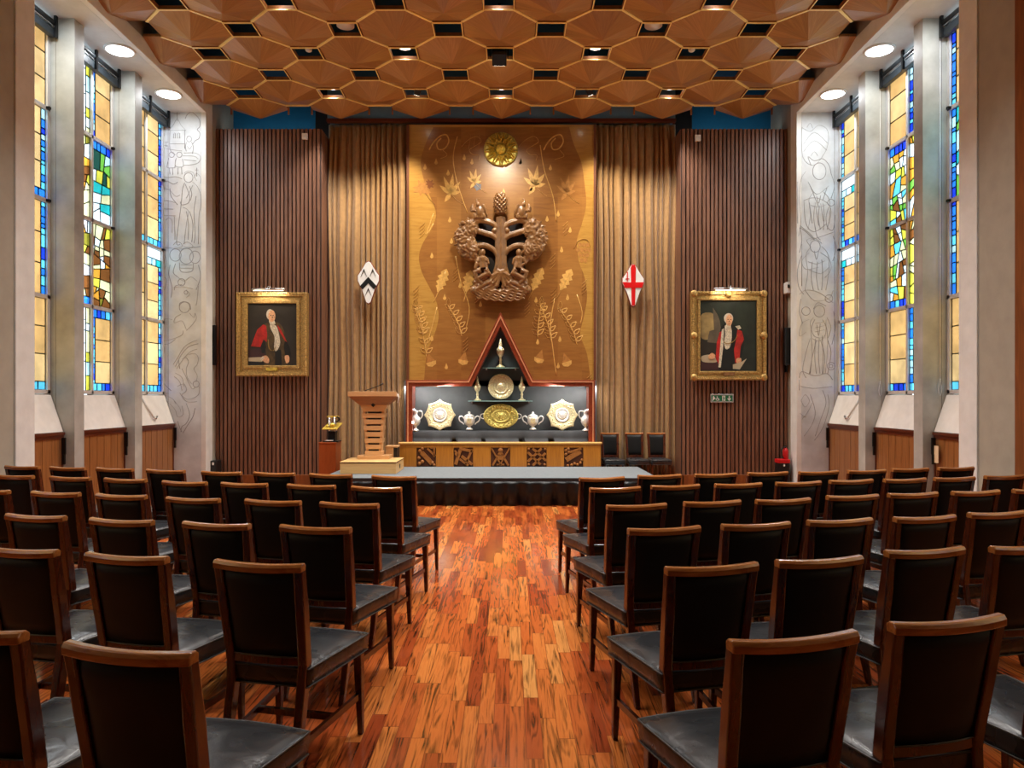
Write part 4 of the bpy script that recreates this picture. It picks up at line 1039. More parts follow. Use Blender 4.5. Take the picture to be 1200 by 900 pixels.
# drape over the shelf
xa_, xb_ = Q(482.5, 0, CYF)[0], Q(690.5, 0, CYF)[0]; zt_ = pz(505, CYF+.1)
m = MB(); n = 90; vs = []
for r_, (yy, zz) in enumerate(((12.35, zt_+.004), (CYF+.10, zt_+.006), (CYF+.075, zt_-.02), (CYF+.06, zt_-.1), (CYF+.05, zt_-.18), (CYF+.045, .775))):
    for i in range(n+1):
        x = xa_+(xb_-xa_)*i/n
        wv = (.016*math.sin(i*.37)+.010*math.sin(i*.9+1)) if r_ >= 2 else 0
        vs.append((x, yy+wv*(r_-1)/3, zz))
m.add(vs, [(r_*(n+1)+i, r_*(n+1)+i+1, (r_+1)*(n+1)+i+1, (r_+1)*(n+1)+i) for r_ in range(5) for i in range(n)], 0, True)
o = m.build('drape', 'drape'); o.modifiers.new('cloth', 'SOLIDIFY').thickness = .004
tag(o, 'dark grey cloth draped over the floor of the display case', 'cloth')
# glass shelves
def shelf(nm, xl, xr, y, lab):
    t = thing('glass_shelf', (px(587, 12.2), 12.2, pz(y, 12.2)), lab, 'shelf')
    m = MB(); m.box(px(xl, 12.2), px(xr, 12.2), 12.08, 12.36, pz(y, 12.1)-.006, pz(y, 12.1)+.006); m.build('pane', 'shelf glass', t)
    for x in (xl+4, xr-4):
        m = MB(); m.box(px(x, 12.1)-.012, px(x, 12.1)+.012, 12.07, 12.36, pz(y, 12.1)-.035, pz(y, 12.1)-.006); m.build('clamp', 'chrome', t)
shelf('u', 566, 608, 431.3, 'upper short glass shelf under the single tall cup'); shelf('l', 549, 624, 470, 'lower long glass shelf carrying the round dish and two tall cups')

# case plate pieces
def steeple_cup(x, yb, yt, Y, lab):
    z0, z1 = pz(yb, Y), pz(yt, Y); h = z1-z0; X = px(x, Y)
    t = thing('steeple_cup', (X, Y, z0), lab, 'cup', 'tall silver gilt cups with steeple covers')
    P_ = [(.15, 0), (.15, .025), (.10, .05), (.05, .10), (.042, .22), (.058, .25), (.04, .29), (.045, .36), (.10, .42), (.135, .52), (.14, .60), (.13, .62)]
    m = MB(); m.lathe([(r*h, z*h) for r, z in P_], (X, Y, z0), 20); m.build('cup_body', 'silver gilt', t)
    P_ = [(.13, .62), (.115, .66), (.07, .70), (.06, .74), (.065, .76), (.045, .85), (.02, .97), (.006, 1)]
    m = MB(); m.lathe([(r*h, z*h) for r, z in P_], (X, Y, z0), 16); m.build('steeple_cover', 'silver gilt', t)
steeple_cup(586.5, 430.5, 396.5, 12.2, 'single tall gilt steeple cup on the upper glass shelf under the gable')
steeple_cup(559.5, 469.3, 441, 12.2, 'tall gilt steeple cup on the lower shelf, left of the round dish')
steeple_cup(611.5, 469.3, 441, 12.2, 'tall gilt steeple cup on the lower shelf, right of the round dish')
def dish(x, y, rx, ry, Y, lab, mats, lobes=0, boss=.42, handles=False, nm='display_dish', bossmat=None):
    c = (px(x, Y), Y, pz(y, Y)); a_ = rx*Y/F; b2 = ry*Y/F
    t = thing(nm, (c[0], c[1], c[2]-b2), lab, 'dish')
    T = Matrix.Translation(c) @ Matrix.Rotation(R(82), 4, 'X') @ Matrix.Diagonal((1, b2/a_, 1, 1))
    def fx(th, r):
        if not lobes or r < a_*.62: return 1
        return 1+.15*((1-abs(math.sin(th*lobes/2)))**1.5-.3)*(r/a_)
    n = 96
    m = MB(); m.lathe([(a_*.3, -.012), (a_*.95, .008), (a_, .016), (a_*.97, .026), (a_*.86, .020), (a_*(boss+.24), .014), (a_*(boss+.06), -.002)], (0, 0, 0), n, 0, T, fx=fx)
    rim_ = m
    m = MB(); m.lathe([(a_*(boss+.08), -.004), (a_*(boss+.07), .020), (a_*boss, .022), (a_*(boss-.04), .008), (a_*boss*.6, .02), (a_*boss*.2, .036)], (0, 0, 0), 40, 0, T); m.build('boss', bossmat or mats, t)
    m = rim_; kk = 28
    for i in range(kk):
        th = 2*math.pi*i/kk; rr_ = a_*(.80 if i % 2 else .72)
        m.ball(T @ Vector((rr_*math.cos(th), rr_*math.sin(th), .018)), (a_*.055, .008, a_*.055), 0, None, 8, 5)
    for i in range(12):
        th = 2*math.pi*i/12; m.ball(T @ Vector((a_*boss*.62*math.cos(th), a_*boss*.62*math.sin(th), .02)), (a_*.05, .007, a_*.035), 0, None, 8, 5)
    m.build('rim', mats, t)
    if handles:
        for s in (-1, 1):
            m = MB(); m.tube(smooth_line([(c[0]+s*a_*.93, Y-.01, c[2]+b2*.22), (c[0]+s*a_*1.12, Y-.01, c[2]+b2*.16), (c[0]+s*a_*1.17, Y-.01, c[2]+.0), (c[0]+s*a_*1.10, Y-.01, c[2]-b2*.16), (c[0]+s*a_*.93, Y-.01, c[2]-b2*.22)], 3), .007, 6); m.build('handle', 'silver', t)
    m = MB()
    for s in (-1, 1): m.box(c[0]+s*a_*.3-.006, c[0]+s*a_*.3+.006, Y-.03, Y+.09, c[2]-b2-.01, c[2]-b2+.012); m.box(c[0]+s*a_*.3-.006, c[0]+s*a_*.3+.006, Y-.035, Y-.028, c[2]-b2-.01, c[2]-b2+.03)
    m.box(c[0]-a_*.3-.006, c[0]+a_*.3+.006, Y+.085, Y+.095, c[2]-b2-.01, c[2]-b2+.1)
    m.build('stand', 'black metal', t)
dish(587, 453.2, 15, 15, 12.2, 'round chased silver gilt dish standing on the lower glass shelf', 'silver gilt', nm='round_dish', bossmat='silver gilt', boss=.5)
dish(587, 487.8, 20.5, 14.5, 12.14, 'oval gold dish with side handles in the middle of the case', 'old gold', nm='oval_dish', boss=.46, handles=True)
dish(515.5, 486.5, 17, 17, 12.16, 'star edged silver dish in the left half of the case', 'silver gilt', 8, .42, nm='star_dish', bossmat='silver')
dish(658.8, 486.5, 17, 17, 12.16, 'star edged silver dish in the right half of the case', 'silver gilt', 8, .42, nm='star_dish', bossmat='silver')
def twohandled(x, side):
    Y = 12.14; z0 = pz(503.5, Y); h = (503.5-482)*Y/F; X = px(x, Y)
    t = thing('two_handled_cup', (X, Y, z0), 'covered silver cup with two scroll handles, %s of the oval dish' % side, 'cup')
    m = MB(); m.lathe([(r*h, z*h) for r, z in [(.19, 0), (.19, .05), (.09, .12), (.08, .18), (.2, .26), (.29, .4), (.30, .66), (.28, .70)]], (X, Y, z0), 24); m.build('cup_body', 'silver', t)
    m = MB(); m.lathe([(r*h, z*h) for r, z in [(.29, .70), (.27, .76), (.14, .84), (.05, .87), (.07, .92), (.04, .98), (.005, 1)]], (X, Y, z0), 24); m.build('cover', 'silver', t)
    for s in (-1, 1):
        m = MB(); m.tube(smooth_line([(X+s*.26*h, Y, z0+.58*h), (X+s*.42*h, Y, z0+.74*h), (X+s*.56*h, Y, z0+.66*h), (X+s*.52*h, Y, z0+.48*h), (X+s*.36*h, Y, z0+.36*h), (X+s*.30*h, Y, z0+.28*h)], 4), .034*h, 8); m.build('handle', 'silver', t)
    m = MB(); m.box(X-.12*h, X+.12*h, Y-.31*h, Y-.27*h, z0+.38*h, z0+.62*h); m.build('crest_plate', 'silver gilt', t, bevel=.004)
twohandled(550, 'left'); twohandled(624.5, 'right')
def ewer(x, s, lab):
    Y = 12.12; z0 = pz(505, Y); h = (505-479.5)*Y/F; X = px(x, Y)
    t = thing('ewer', (X, Y, z0), lab, 'jug')
    m = MB(); m.lathe([(r*h, z*h) for r, z in [(.17, 0), (.16, .04), (.07, .12), (.06, .2), (.16, .28), (.22, .42), (.21, .60), (.10, .72), (.09, .82), (.13, .92), (.12, .93)]], (X, Y, z0), 22); m.build('jug_body', 'silver', t)
    m = MB(); m.tube(smooth_line([(X+s*.18*h, Y, z0+.52*h), (X+s*.30*h, Y, z0+.68*h), (X+s*.28*h, Y, z0+.90*h), (X+s*.12*h, Y, z0+.90*h)], 4), .03*h, 8); m.build('handle', 'silver', t)
    m = MB(); m.tube([(X, Y, z0+.90*h), (X-s*.12*h, Y, z0+.97*h), (X-s*.2*h, Y, z0+1.0*h)], [.08*h, .06*h, .02*h], 8); m.build('spout', 'silver', t)
ewer(487, 1, 'white silver ewer at the far left end of the case'); ewer(686.3, -1, 'white silver ewer at the far right end of the case')
# the case is lit from inside by lamps behind its frame
light('case_lamp', 'AREA', (px(500, 12.05), 12.06, pz(453, 12.06)), (px(515, 12.3), 12.35, pz(500, 12.3)), 16, NEUT, 1.0, size_y=.04)
light('case_lamp', 'AREA', (px(674, 12.05), 12.06, pz(453, 12.06)), (px(660, 12.3), 12.35, pz(500, 12.3)), 16, NEUT, 1.0, size_y=.04)
light('case_lamp', 'POINT', (px(484, 12.1), 12.04, pz(495, 12.1)), (0, 0, 0), 1.2, NEUT, .02)
light('case_lamp', 'POINT', (px(690, 12.1), 12.04, pz(495, 12.1)), (0, 0, 0), 1.2, NEUT, .02)
light('case_lamp', 'SPOT', (px(586.5, 12.05), 12.08, pz(384, 12.05)), (px(587, 12.3), 12.25, 1.2), 60, NEUT, .02, 60, .8)

AY = 11.85
ta = thing('altar_cabinet', (px(586, AY), AY, .385), 'long low oak front with five carved panels under the display case', 'cabinet')
xl, xr = px(468.5, AY), px(704, AY); zb, zt = .387, pz(520.5, AY)
pan = [(488, 511), (531.5, 554.5), (575, 598), (617.3, 640.6), (661, 683.6)]
m = MB(); m.box(xl, xr, AY+.03, 11.935, zb, zt)
edges = [xl]+[px(v, AY) for p in pan for v in p]+[xr]
for i in range(0, len(edges), 2): m.box(edges[i], edges[i+1], AY, AY+.03, zb, zt)
zt2 = pz(524.5, AY)
for p in pan: m.box(px(p[0], AY), px(p[1], AY), AY, AY+.03, zt2, zt)
m.build('front_board', 'altar oak', ta)
m = MB(); m.box(xl-.02, xr+.02, AY-.02, 11.94, zt, pz(518.3, AY)); m.build('top_edge', 'altar edge', ta, bevel=.006)
motifs = [
 [('b', .25, .75, .8, .15, .22), ('b', .55, .95, .95, .55, .1), ('o', .18, .82, .1), ('o', .12, .45, .09), ('o', .3, .25, .1), ('o', .15, .15, .1), ('b', .7, .98, .95, .98, .08), ('o', .8, .2, .1), ('o', .9, .08, .08), ('o', .3, .95, .09), ('b', .9, .95, .9, .5, .08)],
 [('b', .1, .1, .35, .9, .17), ('b', .3, .95, .95, .8, .14), ('b', .4, .55, .95, .1, .14), ('b', .3, .4, .75, .05, .1), ('b', .95, .9, .6, .1, .12), ('b', .05, .85, .25, .6, .08), ('b', .08, .7, .22, .5, .08)],
 [('b', .05, .95, .55, .05, .07), ('b', .95, .95, .45, .05, .07), ('b', .5, .8, .1, .05, .10), ('b', .5, .8, .9, .05, .10), ('o', .5, .85, .13), ('b', .35, .62, .65, .62, .08), ('b', .38, .45, .62, .45, .2), ('b', .3, .1, .7, .1, .08)],
 [('b', .05, .75, .7, .1, .12), ('b', .3, .95, .98, .3, .12), ('b', .05, .25, .75, .95, .12), ('b', .3, .05, .95, .7, .12), ('o', .1, .1, .07), ('o', .9, .1, .07), ('o', .1, .92, .07), ('o', .92, .92, .07)],
 [('b', .1, .35, .85, .8, .26), ('b', .3, .75, .9, .95, .12), ('o', .1, .85, .09), ('o', .22, .93, .08), ('o', .1, .65, .08), ('o', .25, .75, .08), ('o', .4, .08, .08), ('o', .55, .15, .08), ('o', .7, .1, .08), ('o', .85, .2, .08), ('o', .93, .35, .07), ('o', .2, .05, .07)]]
for p, mo in zip(pan, motifs):
    a_, b2 = px(p[0], AY), px(p[1], AY); w = b2-a_; h = zt2-zb
    m = MB(); m.box(a_, b2, AY+.026, AY+.031, zb, zt2, 1)
    for q in mo:
        if q[0] == 'b': m.bar((a_+q[1]*w, AY+.012, zb+q[2]*h), (a_+q[3]*w, AY+.012, zb+q[4]*h), q[5]*w, .03)
        else: m.ball((a_+q[1]*w, AY+.012, zb+q[2]*h), (q[3]*w, .022, q[3]*w), 0, None, 12, 7)
    m.build('carved_panel', ['relief oak', 'relief recess'], ta, bevel=.004)
# ------------------------------------------------------------------ stage
SF, SB, SZ = 10.2, 11.845, .385
sl, sr = -2.62, px(747, 11.85)
ts = thing('stage_platform', ((sl+sr)/2, (SF+SB)/2, 0), 'low portable stage with grey carpet top and black pleated skirt', 'stage')
m = MB(); m.box(sl, sr, SF, SB, SZ-.035, SZ); m.build('deck', 'stage carpet', ts, bevel=.004)
m = MB(); m.box(sl-.008, sr+.008, SF-.01, SF, SZ-.05, SZ-.004); m.box(sl-.01, sl, SF, SB, SZ-.05, SZ-.004); m.box(sr, sr+.01, SF, SB, SZ-.05, SZ-.004); m.build('edge_rail', 'stage edge', ts)
m = MB(); vs = []; rg = random.Random(8)
path = [(sl, SB-.02)]+[(sl, SF)]+[(sr, SF)]+[(sr, SB-.02)]
samp = []
for (x0, y0), (x1, y1) in zip(path, path[1:]):
    L = math.hypot(x1-x0, y1-y0); n = int(L/.02)
    nx, ny = (y1-y0)/L, -(x1-x0)/L
    for i in range(n): samp.append((x0+(x1-x0)*i/n, y0+(y1-y0)*i/n, -nx, -ny))
for i, (x, y, nx, ny) in enumerate(samp):
    w = .019*math.sin(i*.55)+.011*math.sin(i*.23+1)+.006*math.sin(i*1.3)
    for k, z in enumerate((SZ-.05, SZ-.09, .2, .012)):
        q = (.3, .7, 1.2, 1.7)[k]*w-.03
        vs.append((x+nx*q, y+ny*q, z))
m.add(vs, [(i*4+k, (i+1)*4+k, (i+1)*4+k+1, i*4+k+1) for i in range(len(samp)-1) for k in range(3)], 0, True)
o = m.build('pleated_skirt', 'skirt cloth', ts); o.modifiers.new('cloth', 'SOLIDIFY').thickness = .003
for x in (sl+.15, (sl+sr)/2, sr-.15):
    for y in (SF+.15, SB-.15):
        m = MB(); m.box(x-.025, x+.025, y-.025, y+.025, 0, SZ-.036); m.build('leg', 'black metal', ts)

# plinth under the lectern
pY = 10.72
ax, bx = px(398.4, pY), px(464, pY)
t = thing('lectern_plinth', ((ax+bx)/2, 11.1, SZ), 'pale maple box plinth on the stage under the lectern', 'plinth')
m = MB(); m.box(ax, bx, pY, 11.5, SZ+.001, .545); m.build('box_body', 'plinth maple', t, bevel=.004)
m = MB(); m.box(ax-.005, bx+.005, pY-.005, 11.505, .545, .553); m.build('black_edging', 'black plastic', t)
m = MB(); m.box(ax-.005, bx+.005, pY-.005, 11.505, .553, .562); m.build('top_board', 'plinth maple', t, bevel=.003)
m = MB(); m.box(bx, bx+.006, 11.05, 11.12, .44, .50); m.build('socket', 'black plastic', t)
# lectern
lx = px(437.7, 11.2); ly = 11.3; lz = .563
t = thing('lectern', (lx, ly, lz), 'slatted pale oak lectern with sloping desk on a maple plinth', 'lectern')
m = MB(); m.box(lx-.245, lx+.245, ly-.12, ly+.14, lz, lz+.055); m.build('base', 'lectern oak', t, bevel=.004)
h0, h1 = lz+.055, pz(469, 11.2)
def hw(z):   # half width of the flared column
    t_ = (z-h0)/(h1-h0); return .112+.02*t_+.10*max(0, t_-.25)**1.6
n = 8; pitch = (pz(475, 11.2)-h0)/n
for i in range(n):
    z0 = h0+i*pitch; z1 = z0+pitch*(.72 if i < n-1 else .72)
    w0, w1 = hw(z0), hw(z1); e = .018 if i % 2 == 0 else 0
    m = MB()
    m.hexa([(lx-w0-e, ly-.10, z0), (lx+w0+e, ly-.10, z0), (lx+w0+e, ly+.09, z0), (lx-w0-e, ly+.09, z0)], [(lx-w1-e, ly-.10, z1), (lx+w1+e, ly-.10, z1), (lx+w1+e, ly+.09, z1), (lx-w1-e, ly+.09, z1)])
    m.build('slat', 'lectern oak', t, bevel=.003)
m = MB(); m.box(lx-.09, lx+.09, ly-.07, ly+.07, h0, h1); m.build('inner_post', 'dark slot', t)
for s in (-1, 1):
    m = MB(); a0, a1 = hw(h0)*.82, hw(h1)*.82
    m.hexa([(lx+s*a0-.02, ly-.085, h0), (lx+s*a0+.02, ly-.085, h0), (lx+s*a0+.02, ly+.06, h0), (lx+s*a0-.02, ly+.06, h0)], [(lx+s*a1-.02, ly-.085, h1), (lx+s*a1+.02, ly-.085, h1), (lx+s*a1+.02, ly+.06, h1), (lx+s*a1-.02, ly+.06, h1)])
    m.build('side_post', 'lectern oak', t)
zt1 = pz(470, 11.2)
m = MB(); w = .235
m.hexa([(lx-.185, ly-.11, pz(479, 11.2)), (lx+.185, ly-.11, pz(479, 11.2)), (lx+.185, ly+.10, pz(479, 11.2)), (lx-.185, ly+.10, pz(479, 11.2))], [(lx-.215, ly-.115, zt1), (lx+.215, ly-.115, zt1), (lx+.215, ly+.10, zt1), (lx-.215, ly+.10, zt1)])
m.build('neck_board', 'lectern oak', t, bevel=.003)
m = MB(); zd = pz(464.5, 11.2)
m.hexa([(lx-.21, ly-.12, zt1-.06), (lx+.21, ly-.12, zt1-.06), (lx+.21, ly+.14, zt1-.06), (lx-.21, ly+.14, zt1-.06)], [(lx-.36, ly-.22, zd), (lx+.36, ly-.22, zd), (lx+.36, ly+.2, zd-.0), (lx-.36, ly+.2, zd-.0)])
m.build('desk_underside', 'lectern shadow wood', t)
m = MB(); m.hexa([(lx-.365, ly-.23, zd), (lx+.365, ly-.23, zd), (lx+.365, ly+.22, zd-.02), (lx-.365, ly+.22, zd-.02)], [(lx-.365, ly-.23, zd+.075), (lx+.365, ly-.23, zd+.075), (lx+.365, ly+.22, zd+.0), (lx-.365, ly+.22, zd+.0)])
m.build('desk', 'lectern oak', t, bevel=.004)
m = MB(); cz = pz(473.7, 11.2); m.prism([(lx-.035, cz+.04), (lx+.035, cz+.04), (lx+.035, cz-.01), (lx, cz-.045), (lx-.035, cz-.01)], ly-.128, ly-.112); m.ball((lx, ly-.13, cz+.005), (.02, .01, .025)); m.build('crest', 'black metal', t, bevel=.003)
m = MB(); zz = zd+.07; m.tube(smooth_line([(lx-.14, ly-.1, zz-.01), (lx-.12, ly-.1, zz+.02), (lx-.02, ly-.1, zz+.055), (lx+.10, ly-.1, zz+.10)], 4), .006, 6); m.tube([(lx+.10, ly-.1, zz+.10), (lx+.15, ly-.1, zz+.125)], .011, 8); m.build('microphone', 'black metal', t)
m = MB(); m.tube([(lx+.37, ly-.1, zd+.04), (lx+.385, ly-.1, zd-.02), (lx+.37, ly-.1, zd-.1)], .008, 6); m.build('cable', 'white plastic', t)
# small wooden box on the stage
bY = 11.53; t = thing('small_wooden_box', (px(460, bY), bY+.1, SZ), 'small pale wooden box on the stage behind the lectern', 'box')
m = MB(); m.box(px(452, bY), px(461, bY), bY, bY+.26, SZ+.001, pz(524.5, bY)); m.build('box_body', 'lectern oak', t, bevel=.003)
m = MB(); m.box(px(461.1, bY), px(465.5, bY), bY+.01, bY+.25, SZ+.001, pz(523.7, bY)); m.build('side_face', 'black plastic', t)
m = MB(); m.box(px(451.5, bY), px(465.7, bY), bY-.008, bY+.27, pz(524.4, bY), pz(522.8, bY)); m.build('lid', 'lectern oak', t)
# pedestal and press
pY = 11.62; ax, bx = px(373.6, pY), px(393.6, pY); zt = pz(518.5, pY)
t = thing('pedestal', ((ax+bx)/2, pY+.17, 0), 'reddish brown cabinet pedestal on the floor left of the lectern', 'pedestal')
m = MB(); m.box(ax, bx, pY, pY+.36, 0, zt-.02); m.build('pedestal_body', 'pedestal cherry', t, bevel=.003)
m = MB(); m.box(ax-.008, bx+.008, pY-.008, pY+.37, zt-.02, zt); m.build('top_board', 'pedestal cherry', t, bevel=.003)
cx, cy = (ax+bx)/2+.03, pY+.16
t = thing('brass_press_model', (cx, cy, zt), 'small brass press model with posts and shelf standing on the pedestal', 'ornament')
m = MB(); m.box(cx-.12, cx+.13, cy-.1, cy+.12, zt+.001, zt+.02); m.build('base', 'black plastic', t)
m = MB(); m.box(cx-.08, cx+.04, cy-.11, cy-.02, zt+.021, zt+.030); m.build('paper', 'white plastic', t)
for (dx, dy) in ((-.03, -.03), (.05, -.03), (-.03, .07), (.05, .07)):
    m = MB(); m.tube([(cx+dx, cy+dy, zt+.02), (cx+dx, cy+dy, zt+.40)], .012, 10); m.build('post', 'chrome', t)
m = MB(); m.box(cx-.05, cx+.07, cy-.05, cy+.09, zt+.02, zt+.17); m.build('block', 'black metal', t)
zz = zt+.20
m = MB(); m.hexa([(cx-.13, cy-.1, zz), (cx+.11, cy-.1, zz), (cx+.15, cy+.1, zz+.09), (cx-.08, cy+.1, zz+.09)], [(cx-.13, cy-.1, zz+.012), (cx+.11, cy-.1, zz+.012), (cx+.15, cy+.1, zz+.102), (cx-.08, cy+.1, zz+.102)]); m.build('sloping_bed', 'gilt', t)
m = MB(); m.box(cx-.07, cx+.11, cy-.04, cy+.06, zt+.39, zt+.415); m.build('top_bar', 'gilt', t, bevel=.003)
m = MB(); m.ball((cx+.02, cy-.03, zz+.07), (.05, .04, .035)); m.ball((cx-.06, cy-.03, zz+.05), .028); m.build('roller', 'gilt', t)
m = MB(); m.tube(smooth_line([(cx+.08, cy, zz+.12), (cx+.13, cy-.02, zz+.16), (cx+.10, cy-.04, zz+.2), (cx+.07, cy, zz+.19)], 4), .012, 8); m.build('handle', 'black metal', t)

# ------------------------------------------------------------------ shields on the curtains
def shield(cxp, ytop, ybot, wpx, red):
    Y = 12.40; k = Y/F
    t = thing('heraldic_shield', (px(cxp, Y), Y, pz(ybot, Y)), 'lozenge shaped shield, red cross and small sword on white, hung before the right curtain' if red else 'lozenge shaped shield, black chevrons on white, hung before the left curtain', 'shield')
    h = ybot-ytop; hwp = wpx/2
    ol = [(0, 0), (.22, .03), (.62, .20), (1, .34), (1, .46), (.62, .66), (.2, .97), (0, 1)]
    out = [(cxp+x*hwp, ytop+y*h) for x, y in ol]+[(cxp-x*hwp, ytop+y*h) for x, y in reversed(ol[1:-1])]
    m = MB(); m.prism([Q(*p, Y) for p in out], Y-.02, Y+.03); m.build('shield_back', 'shield edge', t, bevel=.01)
    m = MB(); inn = [(cxp+(x-cxp)*.93, ytop+h/2+(y-ytop-h/2)*.95) for x, y in out]
    def cl(p, mi, y0=-.036): m.prism([Q(*q, Y) for q in p], Y+y0, Y-.018, mi)
    cl(inn, 0, -.03)
    m.build('shield_face', 'shield white', t, bevel=.004)
    m = MB()
    if red:
        def xw(yf):   # inner half width at height fraction
            for (x0, y0), (x1, y1) in zip(ol, ol[1:]):
                if y0 <= yf <= y1: return (x0+(x1-x0)*(yf-y0)/max(1e-6, y1-y0))*hwp*.93
            return 0
        cl([(cxp-3.0*0-3.0, ytop+h*.10), (cxp+3.0, ytop+h*.10), (cxp+1.9, ytop+h*.955), (cxp-1.9, ytop+h*.955)], 0)
        cl([(cxp-3.0, ytop+h*.10), (cxp-2, ytop+h*.035), (cxp+2, ytop+h*.035), (cxp+3.0, ytop+h*.10)], 0)
        y0, y1 = .43, .555
        cl([(cxp-xw(y0), ytop+h*y0), (cxp+xw(y0), ytop+h*y0), (cxp+xw(y1), ytop+h*y1), (cxp-xw(y1), ytop+h*y1)], 0, -.0385)
        sx = cxp-6.9; cl([(sx-.6, ytop+h*.21), (sx, ytop+h*.19), (sx+.6, ytop+h*.21), (sx+.5, ytop+h*.41), (sx-.5, ytop+h*.41)], 0); cl([(sx-2.2, ytop+h*.345), (sx+2.2, ytop+h*.345), (sx+2.2, ytop+h*.36), (sx-2.2, ytop+h*.36)], 0)
        m.build('red_cross', 'shield red', t)
    else:
        a = lambda x, y: (cxp+x, ytop+y*h)
        for pts in ([a(-9.6, .58), a(0, .375), a(0, .525), a(-6.8, .665)], [a(9.6, .58), a(6.8, .665), a(0, .525), a(0, .375)]): cl(pts, 0)
        for (ox, oy, q) in ((-5.2, .185, 1), (5.2, .185, 1), (0, .62, 1.05)):
            for s in (-1, 1): cl([a(ox, oy), a(ox+s*3.8*q, oy+.20), a(ox+s*2.9*q, oy+.17), a(ox, oy+.06)] if s < 0 else [a(ox, oy), a(ox, oy+.06), a(ox+s*2.9*q, oy+.17), a(ox+s*3.8*q, oy+.20)], 0)
        m.build('black_chevrons', 'shield black', t)
    m = MB(); z_ = pz(ytop+h*.4, Y); m.tube([(px(cxp, Y), Y+.028, z_), (px(cxp, Y), Y+.07, z_)], .01, 8); m.build('hook', 'black metal', t)
shield(432, 305.5, 357, 26.4, False); shield(741.8, 309, 360.5, 26.4, True)

